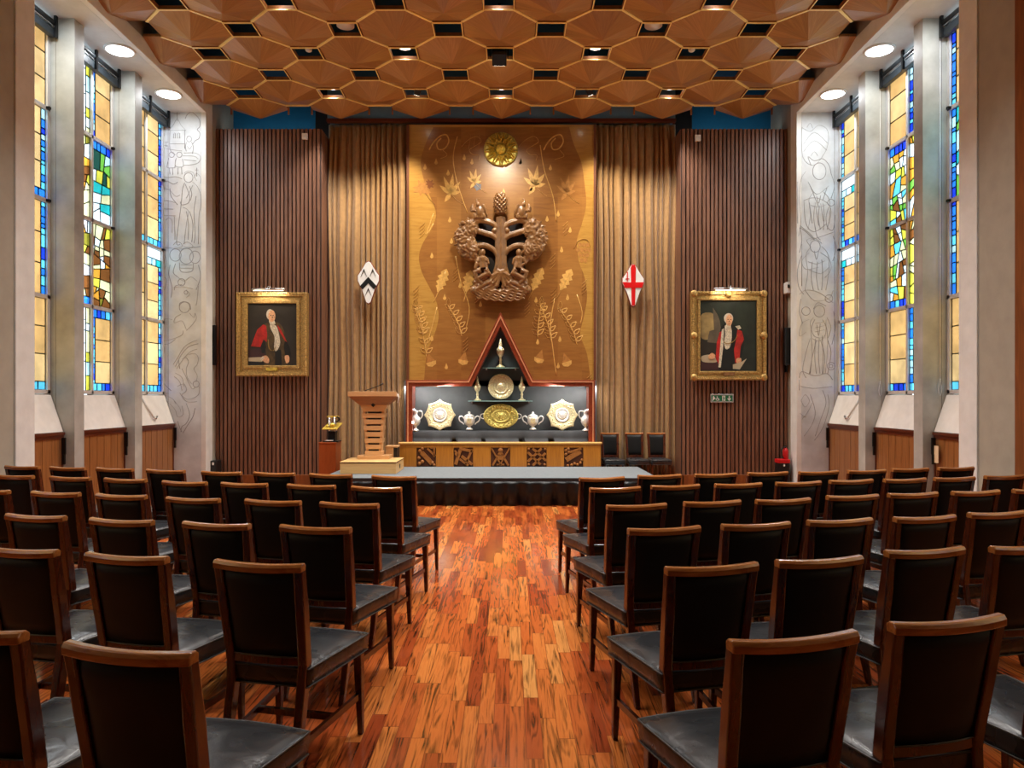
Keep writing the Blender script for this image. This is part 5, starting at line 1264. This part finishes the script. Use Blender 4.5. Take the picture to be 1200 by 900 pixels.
# ------------------------------------------------------------------ portraits
def portrait(o, i_, which):
    Y = 12.10
    (x0, y0, x1, y1), (u0, v0, u1, v1) = o, i_
    cx = (x0+x1)/2
    lab = 'gilt framed portrait of a person in a red and brown robe against a dark background' if which == 0 else 'gilt framed portrait of a person in open red robe beside a column and sky'
    t = thing('portrait_painting', (px(cx, Y), Y, pz(y1, Y)), lab, 'painting')
    def fr(a, b, ya, yb, nm, mat='gold frame'):
        m = MB()
        A_ = [(x0+a, y0+a), (x1-a, y0+a), (x1-a, y1-a), (x0+a, y1-a)]
        B_ = [(x0+b, y0+b), (x1-b, y0+b), (x1-b, y1-b), (x0+b, y1-b)]
        for k in range(4):
            j = (k+1) % 4
            m.prism([Q(*A_[k], Y), Q(*A_[j], Y), Q(*B_[j], Y), Q(*B_[k], Y)], ya, yb)
        return m
    w = min(u0-x0, v0-y0)
    m = fr(0, w*.38, Y-.055, Y+.06, '')
    # carved beading on the outer moulding
    for k in range(34):
        f_ = (k+.5)/34
        for (x, y) in ((x0+(x1-x0)*f_, y0+1.8), (x0+(x1-x0)*f_, y1-1.8)): m.ball((px(x, Y), Y-.056, pz(y, Y)), (.016, .012, .013), 0, None, 6, 5)
    for k in range(40):
        f_ = (k+.5)/40
        for (x, y) in ((x0+1.8, y0+(y1-y0)*f_), (x1-1.8, y0+(y1-y0)*f_)): m.ball((px(x, Y), Y-.056, pz(y, Y)), (.013, .012, .016), 0, None, 6, 5)
    if which == 1:
        for (x, y) in ((x0+3, y0+3), (x1-3, y0+3), (x0+3, y1-3), (x1-3, y1-3), (cx, y0+3), (x0+3, (y0+y1)/2), (x1-3, (y0+y1)/2)):
            m.ball((px(x, Y), Y-.06, pz(y, Y)), (.06, .03, .06), 0, None, 10, 6)
    m.build('outer_moulding', 'gold frame', t, bevel=.008)
    fr(w*.38, w*.72, Y-.025, Y+.06, '').build('hollow_moulding', 'gold frame', t, bevel=.004)
    fr(w*.72, w*1.02, Y-.04, Y+.06, '').build('sight_edge', 'gold frame', t, bevel=.006)
    m = MB(); m.box(px(cx-6.5, Y), px(cx+6.5, Y), Y-.062, Y-.02, pz(v1+6.2, Y), pz(v1+2.6, Y)); m.build('name_plate', 'gilt' if which == 0 else 'carved oak', t)
    c = MB(); W_, H_ = u1-u0, v1-v0
    names = ['paint dark', 'paint dark green', 'paint robe brown', 'paint red', 'paint black', 'paint skin', 'paint hair', 'paint lace', 'paint paper', 'paint sky', 'paint stone', 'paint gold', 'paint plum']
    c.prism([Q(u0-1, v0-1, Y), Q(u1+1, v0-1, Y), Q(u1+1, v1+1, Y), Q(u0-1, v1+1, Y)], Y-.004, Y+.02, which and 1 or 0)
    L = [Y-.0045]
    def pp(pts, mi, sm=False):
        L[0] -= .0004
        if sm: pts = smooth_line(pts, 4, True)
        c.prism([Q(u0+x*W_, v0+y*H_, Y) for x, y in pts], L[0], Y-.003, names.index(mi))
    def el(x, y, rx, ry, mi): pp([(x+rx*math.cos(a), y+ry*math.sin(a)) for a in [2*math.pi*k/18 for k in range(18)]], mi)
    if which == 0:
        pp([(0, .86), (.3, .86), (.34, .9), (.26, .94), (0, .93)], 'paint paper'); pp([(0, .93), (.3, .94), (.3, 1), (0, 1)], 'paint black'); pp([(0, .75), (.25, .72), (.33, .78), (.33, .86), (0, .87)], 'paint plum')
        pp([(.30, .36), (.45, .30), (.60, .31), (.70, .40), (.76, .58), (.80, .80), (.76, 1), (.34, 1), (.36, .8), (.30, .6)], 'paint robe brown', True)
        pp([(.76, .6), (.84, .72), (.86, .86), (.78, .92), (.72, .7)], 'paint black', True)
        pp([(.30, .34), (.36, .36), (.38, .5), (.37, .62), (.30, .58), (.24, .70), (.05, .69), (.10, .58), (.18, .42)], 'paint red')
        pp([(.25, .68), (.33, .58), (.36, .7), (.32, .8), (.27, .8)], 'paint black'); pp([(.58, .34), (.66, .42), (.78, .62), (.74, .6), (.62, .44)], 'paint red')
        pp([(.54, .76), (.66, .74), (.68, 1), (.54, 1)], 'paint black'); pp([(.44, .34), (.56, .36), (.62, .5), (.64, .66), (.56, .77), (.52, .7), (.53, .54), (.46, .42)], 'paint lace', True)
        line_ = smooth_line([(.40, .58), (.42, .72), (.50, .76), (.56, .70)], 4)
        for a_, b_2 in zip(line_, line_[1:]): pp([(a_[0]-.008, a_[1]), (a_[0]+.008, a_[1]), (b_2[0]+.008, b_2[1]+.001), (b_2[0]-.008, b_2[1]+.001)], 'paint gold')
        pp([(.42, .24), (.52, .26), (.55, .33), (.45, .35), (.42, .30)], 'paint lace')
        el(.44, .18, .075, .085, 'paint hair'); el(.475, .205, .072, .095, 'paint skin'); el(.455, .195, .014, .007, 'paint black'); el(.505, .195, .012, .007, 'paint black'); pp([(.485, .2), (.50, .235), (.478, .235)], 'paint plum'); pp([(.465, .265), (.505, .262), (.485, .272)], 'paint red')
        pp([(.26, .87), (.36, .84), (.42, .90), (.40, .96), (.32, .94)], 'paint skin', True); pp([(.24, .9), (.29, .85), (.33, .87), (.27, .93)], 'paint lace'); pp([(.74, .85), (.82, .84), (.83, .93), (.77, .96)], 'paint skin', True)
    else:
        pp([(0, .22), (.20, .18), (.28, .3), (.25, .48), (.16, .56), (0, .52)], 'paint sky', True); pp([(.22, .10), (.32, .10), (.36, .38), (.40, .42), (.40, .5), (.14, .5), (.16, .44), (.24, .42)], 'paint stone')
        pp([(.14, .50), (.40, .5), (.36, .62), (.12, .60)], 'paint stone'); pp([(0, .55), (.10, .60), (.30, .62), (.30, 1), (0, 1)], 'paint dark'); pp([(.16, 0), (.40, 0), (.50, .2), (.40, .36), (.30, .2)], 'paint dark green', True)
        pp([(0, .88), (.32, .86), (.34, 1), (0, 1)], 'paint plum'); pp([(.02, .80), (.2, .78), (.29, .85), (.26, .89), (.04, .88)], 'paint paper', True)
        pp([(.36, .40), (.46, .34), (.64, .36), (.74, .42), (.78, .6), (.74, .8), (.68, 1), (.34, 1), (.34, .7)], 'paint black', True)
        pp([(.34, .46), (.38, .44), (.36, .7), (.33, .92), (.27, .84), (.29, .6)], 'paint red'); pp([(.66, .42), (.74, .44), (.78, .56), (.72, .66), (.70, .84), (.62, .9), (.60, .7), (.64, .56)], 'paint red')
        pp([(.38, .42), (.42, .40), (.40, .7), (.36, .96), (.32, .96), (.35, .66)], 'paint lace'); pp([(.44, .36), (.54, .38), (.56, .5), (.53, .66), (.46, .7), (.42, .62), (.44, .48)], 'paint lace', True); pp([(.62, .37), (.70, .36), (.73, .40), (.68, .42)], 'paint lace')
        line_ = smooth_line([(.40, .54), (.42, .60), (.50, .62), (.60, .58), (.66, .5)], 4)
        for a_, b_2 in zip(line_, line_[1:]): pp([(a_[0], a_[1]-.006), (b_2[0], b_2[1]-.006), (b_2[0], b_2[1]+.006), (a_[0], a_[1]+.006)], 'paint gold')
        pp([(.46, .33), (.54, .33), (.54, .40), (.47, .40)], 'paint lace'); el(.50, .26, .082, .075, 'paint hair'); el(.51, .285, .058, .082, 'paint skin'); el(.49, .275, .011, .006, 'paint black'); el(.535, .275, .011, .006, 'paint black'); pp([(.51, .28), (.522, .31), (.505, .31)], 'paint plum'); pp([(.495, .335), (.53, .335), (.512, .342)], 'paint red')
        pp([(.14, .80), (.20, .755), (.26, .79), (.23, .84), (.16, .84)], 'paint skin', True); pp([(.64, .84), (.72, .83), (.72, .90), (.66, .93)], 'paint skin', True); pp([(.58, .92), (.74, .88), (.82, .84), (.70, .99), (.58, .98)], 'paint paper')
    c.build('canvas', names, t)
portrait((278, 343, 361, 441), (291.4, 355.5, 349, 428.5), 0)
portrait((809.5, 341.7, 897, 445.5), (821, 352, 886, 433.8), 1)
def picture_light(xa, xb, y, mx, lab):
    Y = 11.93; t = thing('picture_light', (px(mx, Y), Y, pz(y, Y)), lab, 'lamp')
    m = MB(); z = pz(y, Y); m.tube([(px(xa, Y), Y, z), (px(xb, Y), Y, z)], .020, 12); m.build('lamp_shade', 'chrome', t)
    m = MB(); m.box(px(xa+2, Y), px(xb-2, Y), Y-.010, Y+.012, z-.024, z-.015); m.build('tube', 'picture tube', t)
    m = MB(); m.tube([(px(mx, Y), Y+.01, z+.01), (px(mx, Y), Y+.04, z+.05), (px(mx, 12.18), 12.18, z+.03)], .008, 6); m.tube([(px(mx-2, Y), Y+.01, z+.0), (px(mx-2, Y), Y+.03, z+.06)], .006, 6); m.tube([(px(mx+1, Y), Y+.01, z+.0), (px(mx+1, Y), Y+.03, z+.06)], .006, 6); m.build('bracket_arm', 'chrome', t)
    light('picture_lamp', 'AREA', (px((xa+xb)/2, Y), Y+.0, z-.03), (px((xa+xb)/2, 12.1), 12.13, z-.6), 2.2, WARM, .5, size_y=.03)
picture_light(295, 334, 339, 315, 'slim chrome picture light over the left portrait frame')
picture_light(836.5, 875.7, 338.5, 856, 'slim chrome picture light over the right portrait frame')

# ------------------------------------------------------------------ small wall items
Y = 12.17
t = thing('exit_sign', (px(845.5, Y), Y, pz(471.5, Y)), 'green and white emergency exit sign with pictograms and a down arrow under the right portrait', 'sign')
m = MB(); m.box(px(832.3, Y), px(859.2, Y), Y-.012, Y+.02, pz(471.6, Y), pz(461.6, Y)); m.build('sign_plate', 'chrome', t, bevel=.002)
m = MB(); m.box(px(833.5, Y), px(858.2, Y), Y-.015, Y-.012, pz(470.2, Y), pz(463.2, Y)); m.build('green_field', 'sign green', t)
m = MB()
def sg(pts): m.prism([Q(*p, Y) for p in pts], Y-.018, Y-.0145)
sg([(846, 463.8), (849.6, 463.8), (849.6, 469.8), (846, 469.8)])                       # doorway
for a_, b2 in (((853.6, 464), (854.8, 468)),): sg([(a_[0], a_[1]), (b2[0], a_[1]), (b2[0], b2[1]), (a_[0], b2[1])])
sg([(851.8, 466.8), (856.6, 466.8), (854.2, 470)])                                      # arrow
sg([(835.2, 464.2), (836.6, 464.2), (836.6, 465.4), (835.2, 465.4)]); sg([(834.8, 465.6), (837.4, 465.6), (838.2, 467.6), (837.2, 467.8), (836.6, 466.8), (836.4, 468), (835.0, 469.9), (834.2, 469.6), (835.2, 467.8)])   # running figure
ring = circ(840.3, 467.9, 1.7, 1.7, 12); ri = circ(840.3, 467.9, 1.1, 1.1, 12)
for k in range(12): sg([ring[k], ring[k+1], ri[k+1], ri[k]])
sg([(839.6, 464.2), (840.5, 464.2), (840.7, 466.6), (842.4, 466.8), (842.8, 469.2), (842.2, 469.3), (841.7, 467.5), (839.8, 467.3)])   # wheelchair
m.build('pictograms', 'white plastic', t)
m = MB()
sg([(847.0, 464.6), (848.0, 464.6), (848.0, 465.6), (847.0, 465.6)]); 
m2_ = MB(); m2_.prism([Q(*p, Y) for p in [(847.2, 464.4), (848.2, 464.4), (848.2, 465.4), (847.2, 465.4)]], Y-.021, Y-.0175); m2_.prism([Q(*p, Y) for p in [(846.8, 465.7), (848.3, 465.6), (849.1, 467.2), (848.4, 467.3), (848.1, 466.8), (848.3, 468.2), (847.6, 469.5), (846.7, 469.4), (847.3, 468)]], Y-.021, Y-.0175)
m2_.build('figure_in_doorway', 'sign green', t)
for (x, y, lab) in ((357.5, 160, 'left'), (817.5, 162, 'right')):
    Y = 12.17; t = thing('wall_sensor', (px(x, Y), Y, pz(y, Y)), 'small white square sensor near the top of the %s ribbed panelling' % lab, 'sensor')
    m = MB(); m.box(px(x-3.2, Y), px(x+3.2, Y), Y-.03, Y+.02, pz(y+3.5, Y), pz(y-3.5, Y)); m.build('case', 'white plastic', t, bevel=.006)
    m = MB(); m.box(px(x-2, Y), px(x+2, Y), Y-.034, Y-.03, pz(y+.4, Y), pz(y-.4, Y)); m.build('slot', 'cord', t)
Y = 12.1
t = thing('security_camera', (px(922.5, Y), Y, pz(338, Y)), 'white wall camera at the right edge of the ribbed panelling', 'camera')
m = MB(); m.box(px(920.5, Y), px(925.5, Y), Y-.05, Y+.09, pz(344, Y), pz(331, Y)); m.build('body', 'white plastic', t, bevel=.01)
m = MB(); m.box(px(921.5, Y), px(924, Y), Y-.06, Y-.05, pz(338, Y), pz(334, Y)); m.build('lens', 'black plastic', t)
for (x0, x1, y0, y1, lab) in ((242, 252.5, 381, 428, 'left'), (919, 926, 384, 428, 'right')):
    t = thing('column_loudspeaker', (px((x0+x1)/2, Y), Y, pz(y1, Y)), 'narrow black column loudspeaker at the outer edge of the %s ribbed panelling' % lab, 'speaker')
    m = MB(); m.box(px(x0, Y), px(x1, Y), Y-.03, Y+.06, pz(y1, Y), pz(y0, Y)); m.build('cabinet', 'black plastic', t, bevel=.006)
    m = MB(); m.box(px(x0+1.5, Y), px(x1-1.5, Y), Y-.036, Y-.03, pz(y1-2, Y), pz(y0+2, Y)); m.build('grille', 'black metal', t)
    m = MB(); m.box(px((x0+x1)/2, Y)-.01, px((x0+x1)/2, Y)+.01, Y+.0, Y+.09, pz(y1+8, Y), pz(y1, Y)); m.build('mount', 'black metal', t)
# black box on the floor at the far left corner, fire point at the far right corner
t = thing('floor_box', (px(250, 11.98), 11.98, 0), 'black equipment box on the floor at the foot of the left ribbed wall', 'box')
m = MB(); m.box(px(243.5, 11.95), px(254, 11.95), 11.95, 12.15, 0, pz(540, 11.95)); m.build('box_body', 'black plastic', t, bevel=.01)
m = MB(); m.box(px(248.5, 11.94), px(250.5, 11.94), 11.94, 11.95, pz(545, 11.95), pz(542, 11.95)); m.build('label_plate', 'white plastic', t)
Y = 11.9; fx0, fx1 = px(913, Y), px(926, Y)
t = thing('fire_point_stand', ((fx0+fx1)/2, Y+.1, 0), 'dark grey fire extinguisher stand in the right corner by the ribbed wall', 'stand')
m = MB(); m.box(fx0, fx1, Y, Y+.2, 0, pz(543, Y)); m.build('stand_body', 'black plastic', t, bevel=.012)
m = MB(); m.ball((px(919, Y), Y-.002, pz(545.5, Y)), (.016, .006, .02)); m.build('keyhole_badge', 'white plastic', t)
m = MB(); m.box(fx0-.005, fx1, Y-.01, Y+.2, pz(543, Y), pz(538.5, Y)); m.build('red_tray', 'bright red', t, bevel=.008)
t = thing('fire_extinguisher', (px(924, Y), Y+.09, pz(538.5, Y)), 'small red fire extinguisher standing on the dark corner stand', 'fire extinguisher')
xx, z0 = px(924.5, Y)-.02, pz(538.3, Y); m = MB(); m.lathe([(.04, 0), (.045, .01), (.045, .13), (.03, .165), (.015, .18)], (xx, Y+.09, z0), 18); m.build('cylinder', 'bright red', t)
m = MB(); m.lathe([(.014, .18), (.014, .205)], (xx, Y+.09, z0), 10); m.box(xx-.05, xx+.02, Y+.08, Y+.10, z0+.2, z0+.215); m.build('valve', 'black metal', t)
m = MB(); m.tube(smooth_line([(xx-.02, Y+.07, z0+.2), (xx-.08, Y+.05, z0+.17), (xx-.075, Y+.05, z0+.08), (xx-.05, Y+.05, z0+.01)], 4), .009, 6); m.build('hose', 'black plastic', t)
# paper notice at the near right cabinet, opening poles on the far hoods, pull cords on the right piers
zc = pz(530, 8.8)
m = MB(); xn = X0+UC-.042; yn = 8.70
m.box(xn-.004, xn, yn-.0, yn+.10, pz(542, 8.8), pz(522, 8.8)); o = m.build('paper_notice', 'paper'); tag(o, 'small cream paper notice on the right cabinet nearest the camera', 'notice')
for s in (-1, 1):
    t = thing('window_pole', (X0+s*5.3, 11.1, 1.25), 'short pale window pole lying on the %s sloping board nearest the stage' % ('left' if s < 0 else 'right'), 'pole')
    a_ = Vector((X0+s*5.372, 10.98, 1.50)); b2 = Vector((X0+s*5.262, 11.12, 1.20)); sl_ = 5.25
    m = MB(); m.tube([a_, b2], .012, 8); m.build('shaft', 'cord', t)
    m = MB(); m.tube([b2, b2+Vector((-s*.015, .05, -.02)), b2+Vector((-s*.012, .09, .02))], .014, 8); m.build('grip', 'chrome', t)
for i, y in enumerate((8.855, 10.285)):
    m = MB(); X1 = X0+5.32; m.tube([(X1, y-.012, 5.8), (X1, y-.012, 1.72)], .0035, 5); m.tube(smooth_line([(X1, y-.012, 1.72), (X1+.02, y-.012, 1.6), (X1, y-.012, 1.52), (X1-.02, y-.012, 1.6), (X1, y-.012, 1.72)], 3), .003, 5)
    m.ball((X1, y-.012, 1.72), .009); m.ball((X1, y-.012, 3.2), .009)
    tag(m.build('pull_cord', 'cord'), 'thin pale blind cord hanging down the %s right stone pier' % ('nearer' if i == 0 else 'farther'), 'cord')
m = MB()
for s in (-1, 1):
    for i, y in enumerate((8.83, 10.26, 11.755)):
        mm = MB(); xx = X0+s*(UC-.05); mm.box(xx-.02, xx+.02, y-.045, y-.022, .82, 1.02)
        mm.box(xx-.012, xx+.012, y-.05, y-.02, .70, .82)
        tag(mm.build('window_winder', 'black metal'), 'black window winder at the end of the %s cabinet, %s' % ('left' if s < 0 else 'right', ['nearest the camera', 'in the middle bay', 'nearest the stage'][i]), 'winder')

# ------------------------------------------------------------------ chairs
def bow(x, w): return -.016*(1-(x/w)**2)       # backward bow of the back
def make_chair(bw=.19, sf=.225, sz=.455, name='banquet_chair'):
    t = thing(name, (0, 0, 0), '', 'chair')
    bz = sz+.415
    def yb(z): return -.215-.075*max(0, (z-sz)/.42)**1.1 if z > sz else -.215-.10*((sz-z)/sz)**1.5
    bb = bw*.92
    for s in (-1, 1):     # rear legs run up as the back posts
        m = MB(); st = [0, .12, .25, .38, sz, .56, .68, .78, bz-.024]
        vs = []
        for z in st:
            w = .019 if z >= .3 else .013+.006*z/.3
            d = .024 if z >= .3 else .015+.009*z/.3
            if z > .7: d = .019
            x = s*(bb-.006+(bw-bb)*max(0, (z-sz)/.42)-.012*max(0, (sz-z)/sz)*0 + (.0 if z >= sz else -.004))
            for (dx, dy) in ((-w, -d), (w, -d), (w, d), (-w, d)): vs.append((x-s*.012+dx, yb(z)+dy, z))
        fs = [(3, 2, 1, 0), tuple(len(vs)-4+i for i in range(4))]
        for i in range(len(st)-1):
            for j in range(4): fs.append((i*4+j, i*4+(j+1) % 4, i*4+4+(j+1) % 4, i*4+4+j))
        m.add(vs, fs, 0, False); m.build('leg', 'chair wood', t, bevel=.006)
    for s in (-1, 1):     # front legs
        m = MB(); x1, x0_ = s*(sf-.03), s*(sf-.024)
        m.hexa([(x0_-.012, .195, 0), (x0_+.012, .195, 0), (x0_+.012, .219, 0), (x0_-.012, .219, 0)], [(x1-.02, .175, sz-.07), (x1+.02, .175, sz-.07), (x1+.02, .215, sz-.07), (x1-.02, .215, sz-.07)])
        m.build('leg', 'chair wood', t, bevel=.004)
    # top rail, gently bowed and dipped
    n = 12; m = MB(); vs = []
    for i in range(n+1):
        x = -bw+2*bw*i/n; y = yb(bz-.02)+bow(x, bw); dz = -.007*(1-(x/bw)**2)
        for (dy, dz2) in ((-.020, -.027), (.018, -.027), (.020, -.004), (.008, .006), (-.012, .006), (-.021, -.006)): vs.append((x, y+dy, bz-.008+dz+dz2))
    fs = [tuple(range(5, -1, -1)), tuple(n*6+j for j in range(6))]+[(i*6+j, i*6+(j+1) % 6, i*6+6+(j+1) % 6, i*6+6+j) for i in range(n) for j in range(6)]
    m.add(vs, fs, 0, False); m.build('top_rail', 'highlit rail wood', t, bevel=.004)
    zl = sz+.017
    m = MB(); vs = []
    for i in range(n+1):
        x = -bb+.012+(2*bb-.024)*i/n; y = yb(zl)+bow(x, bb)
        for (dy, dz2) in ((-.013, -.018), (.013, -.018), (.013, .018), (-.013, .018)): vs.append((x, y+dy, zl+dz2))
    fs = [(3, 2, 1, 0), tuple(n*4+j for j in range(4))]+[(i*4+j, i*4+(j+1) % 4, i*4+4+(j+1) % 4, i*4+4+j) for i in range(n) for j in range(4)]
    m.add(vs, fs, 0, False); m.build('lower_rail', 'chair wood', t, bevel=.003)
    # padded back
    m = MB(); vs = []; nz = 6
    za, zb2 = zl+.014, bz-.030
    def ring(side):
        out_ = []
        for k in range(nz+1):
            z = za+(zb2-za)*k/nz; w = (bb-.026)+(bw-bb)*(z-sz)/.42
            for i in range(n+1):
                x = -w+2*w*i/n
                e = min(1, min(i, n-i)/1.5)*min(1, min(k, nz-k)/1.0)
                out_.append((x, yb(z)+bow(x, w)+side*(.008+.010*e), z))
        return out_
    A_, B_ = ring(1), ring(-1); vs = A_+B_; o_ = len(A_); c = n+1
    fs = [(k*c+i, (k+1)*c+i, (k+1)*c+i+1, k*c+i+1) for k in range(nz) for i in range(n)]+[(o_+k*c+i, o_+k*c+i+1, o_+(k+1)*c+i+1, o_+(k+1)*c+i) for k in range(nz) for i in range(n)]
    for i in range(n): fs += [(i, i+1, o_+i+1, o_+i), (nz*c+i+1, nz*c+i, o_+nz*c+i, o_+nz*c+i+1)]
    for k in range(nz): fs += [((k+1)*c, k*c, o_+k*c, o_+(k+1)*c), (k*c+n, (k+1)*c+n, o_+(k+1)*c+n, o_+k*c+n)]
    m.add(vs, fs, 0, True); back = m.build('backrest', 'back leather', t)
    m = MB(); pr = .0035
    wz = lambda z: (bb-.028)+(bw-bb)*(z-sz)/.42
    loop = [(-wz(zb2)+2*wz(zb2)*i/8, yb(zb2)+bow(-wz(zb2)+2*wz(zb2)*i/8, wz(zb2))-.016, zb2-.002) for i in range(9)]
    loop += [(wz(z), yb(z)-.016, z) for z in (zb2-.08, zb2-.16, za+.08)]
    loop += [(wz(za)-2*wz(za)*i/8, yb(za)+bow(wz(za)-2*wz(za)*i/8, wz(za))-.016, za+.002) for i in range(9)]
    loop += [(-wz(z), yb(z)-.016, z) for z in (za+.08, zb2-.16, zb2-.08)]
    m.tube(loop, pr, 5, closed=True); o = m.build('piping', 'piping', None); o.parent = back
    # seat: a deep upholstered box with bowed front and domed top
    m = MB(); nu, nv = 12, 10
    y0, y1 = -.228, .232
    def sx(v): return (bb+.004)+(sf-bb-.004)*min(1, v*1.05)
    def P_(u, v, k):
        w = sx(v); x = -w+2*w*u; y = y0+(y1-y0)*v+.022*v*(1-(2*u-1)**2)
        return x, y
    vs = []; idx = {}
    def dome(u, v): return .020*(1-(2*u-1)**4)*(1-(2*v-1)**4)
    for k in range(nv+1):
        for i in range(nu+1):
            u, v = i/nu, k/nv; x, y = P_(u, v, 0); idx[(i, k)] = len(vs); vs.append((x, y, sz-.012+dome(u, v)))
    fs = [(idx[(i, k)], idx[(i+1, k)], idx[(i+1, k+1)], idx[(i, k+1)]) for i in range(nu) for k in range(nv)]
    per = [(i, 0) for i in range(nu)]+[(nu, k) for k in range(nv)]+[(i, nv) for i in range(nu, 0, -1)]+[(0, k) for k in range(nv, 0, -1)]
    prev = [idx[p] for p in per]
    for (z, g) in ((sz-.022, 1.01), (sz-.05, 1.0), (sz-.088, .985)):
        cur = []
        for p in per:
            x, y, _ = vs[idx[p]]; cur.append(len(vs)); vs.append((x*g, (y-.0)*g if y > 0 else y, z))
        q = len(per)
        for j in range(q): fs.append((prev[j], cur[j], cur[(j+1) % q], prev[(j+1) % q]))
        prev = cur
    fs.append(tuple(prev))
    m.add(vs, fs, 0, True); seat = m.build('seat', 'seat leather', t)
    m = MB(); m.tube([(vs[idx[p]][0]*1.005, vs[idx[p]][1]*1.005, sz-.014) for p in per], .0035, 5, closed=True)
    lo = [vs[k] for k in prev]; m.tube([(x*1.004, y*1.004, z+.004) for x, y, z in lo], .003, 5, closed=True)
    o = m.build('piping', 'piping', None); o.parent = seat
    for s in (-1, 1):
        m = MB(); a_ = Vector((s*(bb-.02), yb(.15), .15)); b2 = Vector((s*(sf-.028), .195, .175)); d = (b2-a_)
        m.hexa([(a_.x-.008, a_.y, a_.z-.014), (a_.x+.008, a_.y, a_.z-.014), (a_.x+.008, a_.y, a_.z+.014), (a_.x-.008, a_.y, a_.z+.014)], [(b2.x-.008, b2.y, b2.z-.014), (b2.x+.008, b2.y, b2.z-.014), (b2.x+.008, b2.y, b2.z+.014), (b2.x-.008, b2.y, b2.z+.014)])
        m.build('stretcher', 'chair wood', t)
    m = MB(); m.box(-(bb+.0), bb+.0, -.012, .010, .148, .174); m.build('stretcher', 'chair wood', t)
    return t
CH = make_chair()
LEFT = [[(-.97, 1.87, -13), (-1.50, 2.03, -13)], [(-.97, 2.84, -13), (-1.55, 2.97, -13), (-2.07, 3.10, -13)],
 [(-.96, 3.63, -13), (-1.49, 3.73, -13), (-2.03, 3.84, -13), (-2.57, 3.98, -13)],
 [(-.97, 4.44, -13), (-1.47, 4.56, -13), (-2.01, 4.66, -13), (-2.55, 4.82, -13), (-3.06, 4.95, -13), (-3.62, 5.08, -13)],
 [(-.95, 5.24, -13), (-1.45, 5.37, -13), (-1.98, 5.48, -13), (-2.47, 5.58, -13), (-3.02, 5.77, -13), (-3.53, 5.90, -13), (-4.07, 6.03, -13)],
 [(-.94, 5.97, -13), (-1.49, 6.12, -13), (-2.00, 6.24, -13), (-2.48, 6.32, -13), (-3.03, 6.47, -13), (-3.56, 6.62, -13), (-4.05, 6.73, -13), (-4.54, 6.84, -13)]]
RIGHT = [[(.76, 1.96, 13), (1.26, 2.11, 13), (1.79, 2.24, 13)], [(.77, 2.79, 13), (1.23, 2.91, 13), (1.75, 3.09, 13), (2.24, 3.17, 13)],
 [(.76, 3.60, 13), (1.25, 3.72, 13), (1.73, 3.84, 13), (2.23, 3.94, 13), (2.72, 4.09, 13)],
 [(.76, 4.38, 13), (1.25, 4.52, 13), (1.72, 4.61, 13), (2.24, 4.79, 13), (2.70, 4.91, 13), (3.19, 5.02, 13), (3.68, 5.13, 13)],
 [(.75, 5.21, 13), (1.21, 5.35, 13), (1.70, 5.45, 13), (2.19, 5.56, 13), (2.65, 5.69, 13), (3.11, 5.77, 13), (3.56, 5.87, 13), (4.06, 6.02, 13)],
 [(.74, 5.87, 13), (1.24, 6.06, 13), (1.73, 6.16, 13), (2.21, 6.28, 13), (2.68, 6.36, 13), (3.14, 6.45, 13), (3.61, 6.61, 13), (4.09, 6.72, 13)]]
nth = ['aisle seat', 'second seat from the aisle', 'third seat from the aisle', 'fourth seat from the aisle', 'fifth seat from the aisle', 'sixth seat from the aisle', 'seventh seat from the aisle', 'eighth seat from the aisle']
rown = ['row nearest the camera', 'fifth row from the stage', 'fourth row from the stage', 'third row from the stage', 'second row from the stage', 'front row before the stage']
used = False
for side, B in (('left', LEFT), ('right', RIGHT)):
    for ri, row in enumerate(B):
        for ci, (x, y, yaw) in enumerate(row):
            c = CH if not used else copy_tree(CH); used = True
            a_ = R(yaw)
            ox, oy = 0, -.287          # local position of the back's top edge
            c.location = (x-(ox*math.cos(a_)-oy*math.sin(a_)), y-(ox*math.sin(a_)+oy*math.cos(a_)), 0)
            c.rotation_euler = (0, 0, a_)
            c['label'] = 'black leather chair, %s block, %s, %s' % (side, rown[ri], nth[ci]); c['category'] = 'chair'
            c['group'] = 'black leather banquet chairs in rows'
side_c = make_chair(bw=.155, sf=.168, sz=.50, name='side_chair')
for i, (xp, yaw) in enumerate(((716.4, 182), (744.8, 180), (770.2, 178))):
    c = side_c if i == 0 else copy_tree(side_c)
    a_ = R(yaw); yy = 12.0
    c.location = (px(xp, 12.25), 12.11, 0); c.rotation_euler = (0, 0, a_); 
    c['label'] = 'black leather chair facing the room beside the stage, %s of the three' % ['left one', 'middle one', 'right one'][i]
    c['category'] = 'chair'; c['group'] = 'chairs by the right curtain'
